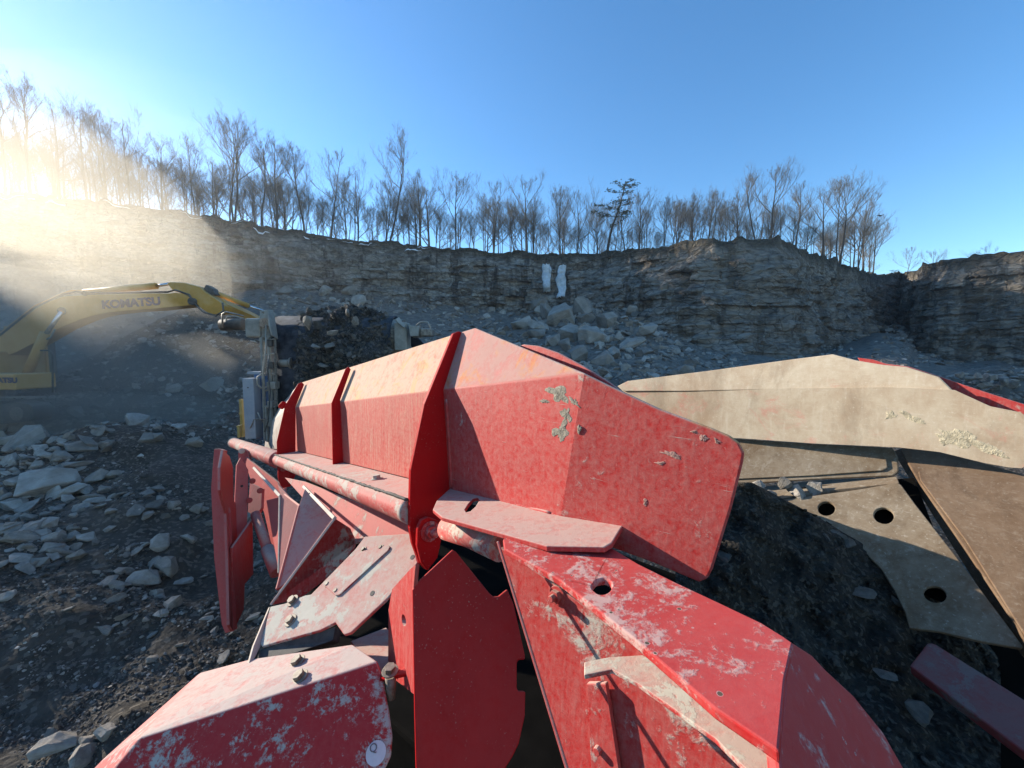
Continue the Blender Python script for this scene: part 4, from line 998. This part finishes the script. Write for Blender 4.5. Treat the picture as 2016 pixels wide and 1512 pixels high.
hose([(524, 640, -.1), (523, 690, -.14), (518, 730, -.12), (520, 780, -.1)]); hose([(516, 736, -.1), (507, 742, -.14), (506, 756, -.14), (514, 764, -.1), (526, 762, -.1)], .012)
hose([(530, 700, -.1), (527, 730, -.15), (532, 770, -.1), (528, 830, -.12), (521, 850, -.1)], .009, 'exc_dark'); hose([(508, 812, -.1), (513, 826, -.16), (522, 824, -.1)], .010)
hose([(490, 850, -.05), (495, 838, -.12), (500, 826, -.1), (512, 824, -.12), (518, 828, -.1)], .009, 'steel')
tube("return_roller", [Dc(552, 715, .1), Dc(572, 715, .1)], .055, M['cream'], conv, 14); tube("return_roller", [Dc(572, 715, .1), Dc(576, 715, .1)], .085, M['steel'], conv, 14)
cab = cb("control_cabinet", 476, 745, 498, 866, -.15, .5, 'bluewhite', .012)
cb("cabinet_side", 499, 737, 526, 868, .0, .45, 'blue', .01)
tube("cabinet_lock", [Dc(488, 763, -.155), Dc(488, 763, -.16)], .010, M['exc_dark'], conv, 10)
cb("cabinet_roof", 486, 732, 512, 737, .0, .4, 'bluewhite', .004)
cb("rail_post", 470, 786, 475, 862, -.1, .05, 'yellow_rail', .004); cb("rail_post", 466, 838, 471, 862, -.2, .05, 'yellow_rail', .004)
tube("rail_bar", [Dc(467, 840, -.2), Dc(480, 835, .0), Dc(484, 858, 0)], .014, M['yellow_rail'], conv, 8)
for (x, y) in ((473, 788), (473, 814)): tube("rail_knob", [Dc(x, y, -.11), Dc(x, y, -.13)], .02, M['yellow_rail'], conv, 8)
# right bearing side
plate("bearing_bracket", [(778, 628), (786, 624), (790, 632), (799, 640), (796, 645), (785, 636)], plane3((778, 628, cd), (799, 640, cd), (785, 636, cd - .02)), .03, M['cream'], conv, .003)
cb("bearing_block", 775, 634, 800, 690, .05, .25, 'cream', .02)
plate("tail_guard", [(804, 640), (825, 642), (823, 662), (808, 662)], plane3((804, 640, cd), (825, 642, cd), (808, 662, cd)), .2, M['cream'], conv, .006)
hose([(815, 644, .1), (828, 634, .1), (842, 634, .1), (848, 644, .1), (846, 652, .1)], .012); cb("tail_block", 826, 646, 850, 662, .05, .2, 'steel', .02)
# inclined carrying frame reaching back behind the drum
for x in (Ln - .06, Rn + .06): 
    V, Fs = prism_geo([np.array((x, axz[1] + a, axz[2] + b)) for a, b in ((.1, -.05), (4.5, -.85), (4.5, -1.25), (.1, -.45))], np.array((.06, 0, 0))); fix_normals(mk("side_beam", V, Fs, M['cream'], conv, bevel=.008))
for q_ in (1.0, 3.5):
    for x in (Ln - .03, Rn + .09): tube("support_leg", [(x, axz[1] + q_, axz[2] - .4 - q_ * .15), (x, axz[1] + q_, -.3)], .07, M['cream'], conv, 4, smooth=False)

# ------------------------------------------------------------------ excavator
ed = 15.0
exc = thing("excavator", "dusty yellow excavator with its long lettered boom raised over the dirt mound at left", "excavator", (-20.5, 15.0, .6))
def Pe(off=0.0): return (D(300, 600, ed) + np.array([0, off, 0]), np.array([0., 1, 0]))
boom_px = [(-110, 712), (-60, 700), (0, 662), (35, 634), (69, 608), (98, 593), (125, 583), (178, 580), (260, 578), (333, 578), (344, 576), (360, 578), (371, 584), (380, 594), (374, 601), (340, 604), (305, 608), (255, 611), (208, 616), (180, 622), (155, 630), (117, 646), (69, 674), (30, 694), (0, 705), (-60, 745), (-110, 752)]
boom = plate("boom", boom_px, Pe(0), .62, M['exc'], exc, .03)
lo = hit((258, 597), *Pe(-.012)); lx = hit((317, 595.0), *Pe(-.012)) - hit((200, 603), *Pe(-.012))
text_mesh("boom_lettering", "KOMATSU", .42, M['logo'], boom, frame4(lo, lx, np.array([0, -1., 0])), offset=.018, ext=.006, xs=1.17)
plate("lettering_tick", [(283, 585.5), (287, 584.8), (286, 590), (283.5, 590)], Pe(-.012), .01, M['logo'], boom, 0)
for (px, py, r_) in ((376, 593, .14), (120, 612, .15), (165, 577, .10)):
    c = hit((px, py), *Pe(-.05)); tube("boom_pin", [c, c + np.array([0, .75, 0])], r_, M['exc_dark'], exc, 16)
c0, c1, c2 = hit((167, 575), *Pe(.3)), hit((308, 563), *Pe(.3)), hit((332, 559), *Pe(.3))
tube("arm_cylinder", [c0, c1], .12, M['exc'], exc, 14); tube("cylinder_rod", [c1, c2], .06, M['chrome'], exc, 10)
tube("hydraulic_line", [hit(p, *Pe(.0)) for p in ((0, 660), (69, 605), (125, 579), (150, 574), (200, 577), (330, 575), (345, 571), (372, 580), (385, 600), (400, 614), (425, 622), (440, 612), (438, 596))], .035, M['exc_dark'], exc, 8)
tube("hydraulic_line", [hit(p, *Pe(.5)) for p in ((0, 657), (69, 603), (120, 580), (140, 572), (165, 572))], .04, M['exc'], exc, 8)
arm_px = [(328, 558), (334, 555), (361, 556), (394, 565), (401, 573), (420, 585), (436, 596), (442, 602), (440, 611), (432, 617), (420, 619), (408, 615), (396, 607), (385, 596), (373, 583), (340, 572)]
plate("arm", arm_px, Pe(.08), .46, M['exc'], exc, .03)
aw = [hit((436, 600), *Pe(.3)), hit((489, 622), *Pe(1.6)), hit((540, 645), *Pe(3.0))]
V, Fs = tube_geo(aw, [.28, .24, .18], 4); fix_normals(mk("arm_tip", V, Fs, M['exc'], exc, bevel=.02))
tube("bucket_cylinder", [hit((415, 574), *Pe(.3)), hit((489, 602), *Pe(1.4))], .11, M['exc'], exc, 12); tube("cylinder_rod", [hit((487, 601), *Pe(1.4)), hit((530, 616), *Pe(2.2))], .05, M['chrome'], exc, 10)
plate("cylinder_mount", [(405, 560), (418, 568), (424, 580), (410, 582), (400, 570)], Pe(.2), .3, M['exc_dark'], exc, .02)
for off in (-.25, .75):
    a0, a1, a2 = hit((122, 613), *Pe(off)), hit((86, 664), *Pe(off)), hit((54, 735), *Pe(off))
    tube("lift_rod", [a0, a1], .07, M['chrome'], exc, 12); tube("lift_cylinder", [a1 + (a1 - a2) * .12, a2], .15, M['exc'], exc, 14)
    tube("cylinder_pipe", [hit((108, 648), *Pe(off - .15)), hit((100, 664), *Pe(off - .15)), hit((92, 668), *Pe(off - .15))], .03, M['cream'], exc, 6)
# house, cab, tracks
def xb(name, x0, y0, x1, y1, off, depth, mat, bev=.05):
    a, b = hit((x0, y0), *Pe(off)), hit((x1, y1), *Pe(off))
    return box(name, ((a[0] + b[0]) / 2, a[1] + depth / 2, (a[2] + b[2]) / 2), abs(b[0] - a[0]), depth, abs(a[2] - b[2]), M[mat], exc, bev)
body = xb("body", -420, 690, -70, 768, -1.3, 2.6, 'exc', .08)
bd2 = xb("body_deck", -70, 736, 30, 768, -1.25, 1.3, 'exc', .06)
fb = D(8, 750, 13.74); text_mesh("body_lettering", "KOMATSU", .26, M['logo'], bd2, frame4(np.array([fb[0] - .50, hit((0, 750), *Pe(-1.25))[1] - .012, fb[2]]), np.array([1., 0, 0]), np.array([0, -1., 0])), offset=.012, ext=.004, xs=1.15)
xb("counterweight", -640, 690, -420, 775, -1.4, 3.5, 'exc', .2)
cabm = xb("cab", -60, 650, 60, 740, .9, 1.0, 'exc_dark', .06)
xb("cab_window", 22, 652, 66, 712, .97, .04, 'glass', .01)
for x in (12, 66, 86): xb("cab_post", x, 642, x + 4, 740, .94, .08, 'exc', .01)
tube("handrail", [hit(p, *Pe(-.9)) for p in ((104, 772), (103, 700), (98, 690), (80, 690))], .03, M['exc_dark'], exc, 6)
xb("swing_ring", -300, 766, -110, 790, -.6, 1.8, 'exc_dark', .02)
for off in (-1.5, 1.5):
    pts = []
    for i in range(28):
        a = 2 * math.pi * i / 28; cxp = -1.0; 
        pts.append((max(-1, min(1, 1.25 * math.cos(a))) * 2.3 + (.48 * math.cos(a)), .48 * math.sin(a)))
    cpt = hit((-90, 812), *Pe(off - .3))
    tr = slab3("track", [cpt + np.array([a, 0, b]) for a, b in pts], (0, .6, 0), M['exc_dark'], exc, .02)
    for i in range(40):
        a_ = -2.6 + i * 5.2 / 39
        V, Fs = box_geo(cpt + np.array([a_, .3, .49]), (.05, 0, 0), (0, .33, 0), (0, 0, .03)); 
        if i % 2 == 0: mk("track_shoe", V, Fs, M['steel'], tr)
    for i in range(5): c = cpt + np.array([-2.2 + i * 1.1, -.03, -.05]); tube("track_roller", [c, c + np.array([0, .1, 0])], .24, M['steel'], tr, 14)

# ------------------------------------------------------------------ trees
def tube_np(path, rad, n):
    return tube_geo(path, rad, n, False)
def gen_tree(seed, fork=.4, spread=.45, twigs=1.0, ntr=1):
    """unit-height bare tree: returns trunk mesh, crown mesh"""
    r_ = random.Random(seed); T, Cn = ([], []), ([], [])
    def add(dst, path, rad, n):
        V, Fs = tube_np(path, rad, n); k = len(dst[0]); dst[0].extend(V); dst[1].extend([tuple(i + k for i in f) for f in Fs])
    def grow(p, dr, L, r0, lvl):
        ns = 4 if lvl < 2 else 3
        path = [p]; dd = dr; rad = [r0]
        for i in range(ns):
            dd = unit(dd + np.array([r_.gauss(0, .16), r_.gauss(0, .16), .10 + .05 * lvl * r_.random()]))
            path.append(path[-1] + dd * L / ns); rad.append(r0 * (1 - .75 * (i + 1) / ns))
        add(Cn, path, rad, 4 if lvl == 0 else 3)
        if lvl >= 3: return
        nb = int((7, 6, 4)[lvl] * twigs + r_.random())
        for b in range(nb):
            f = r_.uniform(.25, 1.0); k = min(ns - 1, int(f * ns)); q = path[k] + (path[k + 1] - path[k]) * (f * ns - k)
            loc = unit(path[k + 1] - path[k]); sid = np.cross(loc, (r_.gauss(0, 1), r_.gauss(0, 1), r_.gauss(0, 1))); sid = unit(sid)
            an = r_.uniform(.35, .85); nd = unit(loc * math.cos(an) + sid * math.sin(an) + np.array([0, 0, .22]))
            grow(q, nd, L * r_.uniform(.36, .6) * (1.1 - .3 * f), max(.00045, rad[k] * .5), lvl + 1)
    for s in range(ntr):
        p = np.array([r_.gauss(0, .012) * (ntr > 1), r_.gauss(0, .012) * (ntr > 1), -.03]); ln = np.array([r_.gauss(0, .05 + .06 * (ntr > 1)), r_.gauss(0, .05), 1.0]); path = [p]; R0 = r_.uniform(.0098, .0135) / (1 if ntr == 1 else 1.2); rad = [R0 * 1.25]
        K = 12
        for i in range(K):
            ln = unit(ln + np.array([r_.gauss(0, .05), r_.gauss(0, .05), .12])); path.append(path[-1] + ln * (.98 / K)); rad.append(R0 * (1 - .9 * ((i + 1) / K) ** 1.2) + .0008)
        add(T, path, rad, 6)
        nl = r_.randint(9, 13)
        for b in range(nl):
            f = fork + (1 - fork) * (b + r_.random()) / nl * .96; k = min(K - 1, int(f * K)); q = path[k] + (path[k + 1] - path[k]) * (f * K - k)
            az = r_.uniform(0, 6.28); an = r_.uniform(.45, .95) * (1.1 - .4 * f) * (spread / .45)
            nd = np.array([math.cos(az) * math.sin(an), math.sin(az) * math.sin(an), math.cos(an)])
            grow(q, nd, (1.02 - f) * r_.uniform(.55, .85) + .06, rad[k] * r_.uniform(.5, .75), 0)
    out = []
    for nme, g, mt in (("trunk", T, 'bark'), ("crown", Cn, 'bark_grey')):
        V = np.array(g[0]); Fq = np.array(g[1]); k = Fq.shape[1]
        me = bpy.data.meshes.new(nme); me.from_pydata(V.tolist(), [], Fq.tolist()); me.update(); me.materials.append(M[mt]); out.append(me)
    return out
TREES = [gen_tree(1, .40, .52, 1.1), gen_tree(2, .33, .6, 1.1), gen_tree(3, .45, .5, 1.1), gen_tree(4, .28, .62, 1.1), gen_tree(5, .42, .55, 1.05, 2), gen_tree(6, .36, .58, 1.1), gen_tree(7, .25, .6, 1, 2), gen_tree(8, .48, .5, 1.15)]
def put_tree(name, meshes, loc, h, rz, label, group, w=1.0, cat="tree"):
    t = thing(name, label, cat, loc, group); t.scale = (h * w, h * w, h); t.rotation_euler = (0, 0, rz)
    for me in meshes:
        o = bpy.data.objects.new(me.name.split('.')[0], me); COL.objects.link(o); o.parent = t
    return t
SX = np.interp  # alias
col_px = None
def top_at(px, back):
    """point on the plateau 'back' metres behind the rim, seen at column px"""
    fx = CX + F * cx_ / (cy_ * CT - (czt - CAMZ) * ST + 1e-9); vis = (cy_ > 20)
    k0 = np.argmin(np.where(vis, np.abs(fx - px), 1e9))
    Yc = cy_[k0] + back; X = (px - CX) / F * (Yc * CT - (czt[k0] - CAMZ) * ST); return np.array([X, Yc, czt[k0] + .1])
def tree_h(px, ytop, p): return zat(px, ytop, p[1]) - p[2]
BIG = [(12, 190, 4, 1, "bare tree nearest the left photo edge in the sun glare"), (62, 165, 3, 0, "tallest bare tree in the sun glare at far left"), (118, 205, 4, 3, "leaning bare tree second from the glare's edge"),
       (172, 212, 3, 1, "slender bare tree left of the wide forked tree"), (208, 228, 4, 6, "wide forked bare tree above the snow strip at left"), (255, 240, 3, 3, "broad spreading bare tree right of the wide forked tree"),
       (322, 275, 3, 1, "slim bare tree with a sparse crown at the left of the rim"), (385, 272, 3, 5, "dense bare tree just left of the tall twin-trunk tree"), (458, 232, 2, 4, "tall twin-trunk bare tree dominating the left rim"),
       (515, 285, 4, 2, "straight bare tree just right of the twin-trunk tree"), (545, 272, 3, 0, "thick many-limbed bare tree right of the twin-trunk tree"), (600, 295, 3, 2, "narrow pale bare tree mid left rim"), (652, 302, 3, 5, "bare tree with an even oval crown left of the lone tall tree"),
       (705, 340, 3, 3, "low round-crowned bare tree next to the lone tall tree"), (765, 268, 2, 7, "lone tall bare tree with a vase-shaped crown standing above its neighbours"), (828, 348, 4, 2, "short bare tree right of the lone tall tree"),
       (897, 342, 3, 0, "bare tree above the middle of the grey wall"), (972, 358, 3, 5, "bare tree left of the centre over the grey wall"), (1036, 352, 3, 1, "bare tree over the frozen seep"), (1105, 372, 3, 4, "forked bare tree left of the pine"),
       (1135, 380, 4, 3, "bushy bare tree just left of the pine"), (1258, 378, 3, 1, "bare tree just right of the pine"), (1308, 388, 3, 6, "spreading bare tree where the rim starts to rise"), (1358, 382, 4, 2, "bare tree at the start of the brown promontory"),
       (1402, 382, 4, 5, "bare tree behind the brown boulders of the promontory"), (1450, 385, 4, 3, "low bare tree left of the promontory peak"), (1490, 338, 4, 7, "tall thin bare tree left of the promontory peak"), (1518, 328, 4, 0, "tallest bare tree on the promontory"),
       (1566, 368, 5, 2, "bare tree just right of the promontory peak"), (1618, 372, 5, 1, "straight bare tree on the promontory's right shoulder"), (1650, 352, 5, 4, "tall forked bare tree on the promontory's right shoulder"), (1690, 415, 4, 6, "leaning bushy bare tree at the right end of the tree line"),
       (1712, 445, 4, 3, "last low bare tree before the sky gap"), (1780, 490, 22, 5, "small bare tree in the notch between the cliffs"), (1832, 494, 30, 1, "faint small bare tree behind the right cliff's corner"), (1935, 486, 26, 3, "tiny bare tree top behind the right cliff")]
for px, yt, back, k, lb_ in BIG:
    p = top_at(px, back); h = max(3.0, tree_h(px, yt, p)); put_tree("bare_tree", TREES[k], p, h, rnd.uniform(0, 6.28), lb_, "bare trees along the rim")
n_f = 0
while n_f < 190:
    px = -40 + 1765 * ((n_f * .618034) % 1.0) + rnd.uniform(-6, 6); back = rnd.uniform(5, 34)
    p = top_at(px, back); yl = np.interp(px, [0, 250, 450, 700, 900, 1200, 1500, 1700], [265, 320, 345, 395, 420, 430, 415, 455]) + rnd.gauss(0, 22)
    h = tree_h(px, yl, p)
    if h < 4: h = 5
    zone = ("in the sun glare over the left wall" if px < 300 else "over the dark wall left of the lone tall tree" if px < 750 else "over the wall between the lone tall tree and the pine" if px < 1190 else "between the pine and the promontory peak" if px < 1500 else "on the promontory's right shoulder")
    put_tree("bare_tree", TREES[rnd.randrange(8)], p, h, rnd.uniform(0, 6.28), "thin bare background tree " + zone, "background trees " + zone, w=rnd.uniform(.8, 1.15)); n_f += 1
# low brush along the rim
n_f = 0
while n_f < 24:
    px = rnd.uniform(-20, 1735); p = top_at(px, rnd.uniform(2, 16)); h = rnd.uniform(3., 5.5)
    put_tree("bare_sapling", TREES[rnd.choice([3, 6, 1])], p, h, rnd.uniform(0, 6.28), "low bare sapling in the undergrowth along the rim", "saplings along the rim", w=1.2, cat="sapling"); n_f += 1
# pine
def gen_pine():
    r_ = random.Random(5); path = [np.array([0, 0, -.03])]; K = 10; ln = np.array([.03, 0, 1.])
    for i in range(K): ln = unit(ln + np.array([r_.gauss(.015, .06), r_.gauss(0, .05), .1])); path.append(path[-1] + ln * .1)
    V, Fs = tube_geo(path, [.016 * (1 - .85 * i / K) for i in range(K + 1)], 6); tm_ = bpy.data.meshes.new("trunk"); 
    Vn, Fn = [], []
    for b in range(20):
        f = .42 + .56 * b / 19 + r_.gauss(0, .01); k = min(K - 1, int(f * K)); q = path[k] + (path[k + 1] - path[k]) * (f * K - k)
        az = r_.uniform(0, 6.28); L = (.24 * (1.12 - f) / .6 + .05) * r_.uniform(.55, 1.1)
        dr = unit(np.array([math.cos(az), math.sin(az), r_.uniform(-.1, .3)])); e = q + dr * L + np.array([0, 0, .02])
        V2, F2 = tube_geo([q, (q + e) / 2 + np.array([0, 0, -.008]), e], [.004, .003, .0015], 3); k0 = len(V); V += V2; Fs += [tuple(i + k0 for i in ff) for ff in F2]
        for c in range(int(7 + 26 * L / .2)):
            cpos = q + (e - q) * r_.uniform(.35, 1.05) + np.array([r_.gauss(0, .018), r_.gauss(0, .018), r_.gauss(.008, .010)])
            for _ in range(5):
                a = unit(np.array([r_.gauss(0, 1), r_.gauss(0, 1), r_.gauss(.3, .6)])) * r_.uniform(.014, .026); s = unit(np.cross(a, (r_.gauss(0, 1), r_.gauss(0, 1), 1))) * .004
                k0 = len(Vn); Vn += [cpos - s, cpos + s, cpos + a]; Fn.append((k0, k0 + 1, k0 + 2))
    tm_.from_pydata([tuple(v) for v in V], [], Fs); tm_.materials.append(M['bark']); cm = bpy.data.meshes.new("crown"); cm.from_pydata([tuple(v) for v in Vn], [], Fn); cm.materials.append(M['needle']); return [tm_, cm]
PN = gen_pine()
p = top_at(1196, 2); put_tree("pine_tree", PN, p, tree_h(1200, 360, p), 0.3, "only green pine standing among the bare trees on the rim", None, w=1.35)
p = top_at(1762, 12); put_tree("pine_tree", PN, p, 4.2, 2.2, "small green evergreen in the notch left of the right cliff", None, w=1.8)

# snow along the rim and ice on the wall
def grid_patch(name, px0, px1, d0, d1, seed, mat, label, cat, group, thick=.08, wob=.5):
    fx = CX + F * GR[-1, :, 0] / ((GR[-1, :, 1]) * CT - (GR[-1, :, 2] - CAMZ) * ST); ok = GR[-1, :, 1] > 20
    cols = np.where(ok & (fx >= px0) & (fx <= px1))[0]
    if len(cols) < 3: return
    Vv, Ff = [], []; nv = 7
    for ci, c in enumerate(cols):
        u_ = ci / (len(cols) - 1); e_ = math.sin(math.pi * u_) ** .6
        mid = d0 + (d1 - d0) * (.5 + .3 * float(vnoise(c * .3, seed))); half = max(.02, (d1 - d0) * .27 * e_ * (.6 + wob * float(vnoise(c * .9, seed + 3.))))
        for j in range(nv):
            dd = mid + half * (2 * j / (nv - 1) - 1); zt = GR[-1, c, 2] - dd
            x = np.interp(zt, GR[:, c, 2], GR[:, c, 0]); y = np.interp(zt, GR[:, c, 2], GR[:, c, 1]); o2 = thick * math.sin(math.pi * j / (nv - 1)) * e_ + .06
            Vv.append((x + nx_[c] * o2, y + ny_[c] * o2, zt + .02))
    for ci in range(len(cols) - 1):
        if len(cols) > 14 and vnoise(cols[ci] * .45, seed + 7.) > .15: continue
        for j in range(nv - 1): a = ci * nv + j; Ff.append((a, a + nv, a + nv + 1, a + 1))
    o = mk(name, Vv, Ff, M[mat], smooth=True); tag(o, label, cat, group); return o
SN = [(-20, 52, .5, .95, "snow strip at the left photo edge under the glare"), (52, 190, .7, 1.5, "longest snow streak below the rim at left"), (200, 258, .2, .6, "short snow streak left of the forked trees' foot"), (352, 398, .2, .5, "thin snow line below the slim tree"), (452, 482, .2, .6, "snow line at the twin-trunk tree's foot"), (494, 532, .9, 1.8, "slanting snow streak right of the twin-trunk tree"),
      (594, 612, 1.0, 1.6, "small snow fleck left of the rim's snow bands"), (640, 662, .3, .7, "small snow band over the grey wall"), (672, 735, .4, .9, "broken snow band left of the lone tall tree"), (795, 832, 1.0, 1.8, "slanting snow streak right of the lone tall tree"), (818, 846, .3, .7, "snow fleck on the rim right of the lone tall tree")]
for i, (a, b, c, dd, lb_) in enumerate(SN): grid_patch("snow_patch", a, b, c, dd, 10. + i * 3, 'snow', lb_, "snow", "snow patches along the rim")
def ice(px0, px1, y0, y1, seed, label):
    P0_ = top_at((px0 + px1) / 2, 0); n_, m_2 = 10, 26; Vv, Ff = [], []
    for j in range(m_2):
        v_ = j / (m_2 - 1)
        for i in range(n_):
            u_ = i / (n_ - 1); wv = .62 + .30 * math.sin(math.pi * (v_ * .8 + .15)) + .22 * float(vnoise(v_ * 7, seed))
            px = (px0 + px1) / 2 + (u_ - .5) * (px1 - px0) * wv + 1.5 * float(vnoise(v_ * 4, seed + 9.)); py = y0 + (y1 - y0) * v_ + (3 * float(vnoise(u_ * 7, seed + 2.)) if j in (0, m_2 - 1) else 0)
            zt = zat(px, py, P0_[1] - 1.5); fx = CX + F * GR[-1, :, 0] / (GR[-1, :, 1] * CT - (GR[-1, :, 2] - CAMZ) * ST)
            c = int(np.argmin(np.where(GR[-1, :, 1] > 20, abs(fx - px), 1e9))); yb_ = np.interp(zt, GR[:, c, 2], GR[:, c, 1])
            yy = min(yb_, P0_[1] - .6) - .25 - .35 * math.sin(math.pi * u_) - .10 * float(vnoise(u_ * 9, v_ * 3, seed=int(seed)))
            Vv.append((xat(px, yy), yy, zt))
    for j in range(m_2 - 1):
        for i in range(n_ - 1): a = j * n_ + i; Ff.append((a, a + 1, a + 1 + n_, a + n_))
    o = mk("ice_curtain", Vv, Ff, M['ice'], smooth=True, solid=.3); tag(o, label, "ice", "frozen seeps on the rock wall")
ice(1066, 1083, 520, 574, 3., "shorter left white ice curtain frozen on the grey rock wall"); ice(1095, 1113, 522, 588, 8., "longer right white ice curtain frozen on the grey rock wall")

# bird
bp = D(1734, 425, 55.0)
bird = thing("bird", "small dark bird gliding in the blue sky right of the trees", "bird", tuple(bp))
V, Fs = tube_geo([bp + np.array([-.05, -.3, 0]), bp, bp + np.array([.05, .35, 0])], [.02, .08, .02], 8); mk("body", V, Fs, M['bird'], bird, smooth=True)
for s in (-1, 1):
    w0, w1, w2 = bp + np.array([s * .05, 0, .03]), bp + np.array([s * .35, .05, .16 + .03 * s]), bp + np.array([s * .62, .2, .05 + .12 * s])
    slab3("wing", [w0 + np.array([0, -.12, 0]), w1 + np.array([0, -.10, 0]), w2, w1 + np.array([0, .14, 0]), w0 + np.array([0, .14, 0])], (0, 0, .02), M['bird'], bird, 0)

# ------------------------------------------------------------------ haze and dust
def vol_mat(name, col, dens, g):
    m = bpy.data.materials.new(name); m.use_nodes = True; t = m.node_tree; t.nodes.clear()
    o = t.nodes.new("ShaderNodeOutputMaterial"); v = t.nodes.new("ShaderNodeVolumePrincipled")
    v.inputs["Color"].default_value = (*col, 1); v.inputs["Density"].default_value = dens; v.inputs["Anisotropy"].default_value = g
    t.links.new(v.outputs[0], o.inputs["Volume"]); return m
hz = box("haze", (0, 30, 34), 360, 330, 72, vol_mat("haze_air", (.95, .95, .95), .00035, .50), None, 0)
tag(hz, "thin sunlit dust haze filling the quarry air", "haze", kind="stuff")
dm_ = vol_mat("dust_air", (.92, .86, .74), .030, .6)
Vv, Tv, k = [], [], 0
bm = bmesh.new(); bmesh.ops.create_icosphere(bm, subdivisions=3, radius=1); me = bpy.data.meshes.new("s"); bm.to_mesh(me); bm.free(); sv, stf = rv(me); bpy.data.meshes.remove(me)
for i, (x, y, z, a, b, c, dn) in enumerate([(-18, 13.5, 3.2, 7.5, 2.6, 4.2, .075), (-13.5, 17, 2.4, 6.5, 2.6, 1.8, .045), (-27, 22, 8, 11, 5, 8, .030), (-14, 13.5, 1.3, 4.5, 1.5, .9, .16), (-42, 38, 14, 26, 13, 14, .0024)]):
    nz = fbm(sv[:, 0] * 1.7 + i * 9, sv[:, 1] * 1.7, sv[:, 2] * 1.7, oct=3, seed=70 + i) * .25
    o = fast_mesh("dust_cloud", sv * (1 + nz[:, None]) * np.array([a, b, c]) + np.array([x, y, z]), stf, vol_mat("dust_air", (.98, .90, .75), dn, .5), smooth=True)
    tag(o, ["pale dust cloud hanging round the excavator at left", "low dust cloud drifting over the rubble right of the excavator", "tall thin dust veil behind the excavator against the wall", "thick low dust streak along the ground in front of the mound", "broad sunlit dust veil in front of the left rock wall"][i], "dust cloud", "dust clouds", "stuff")
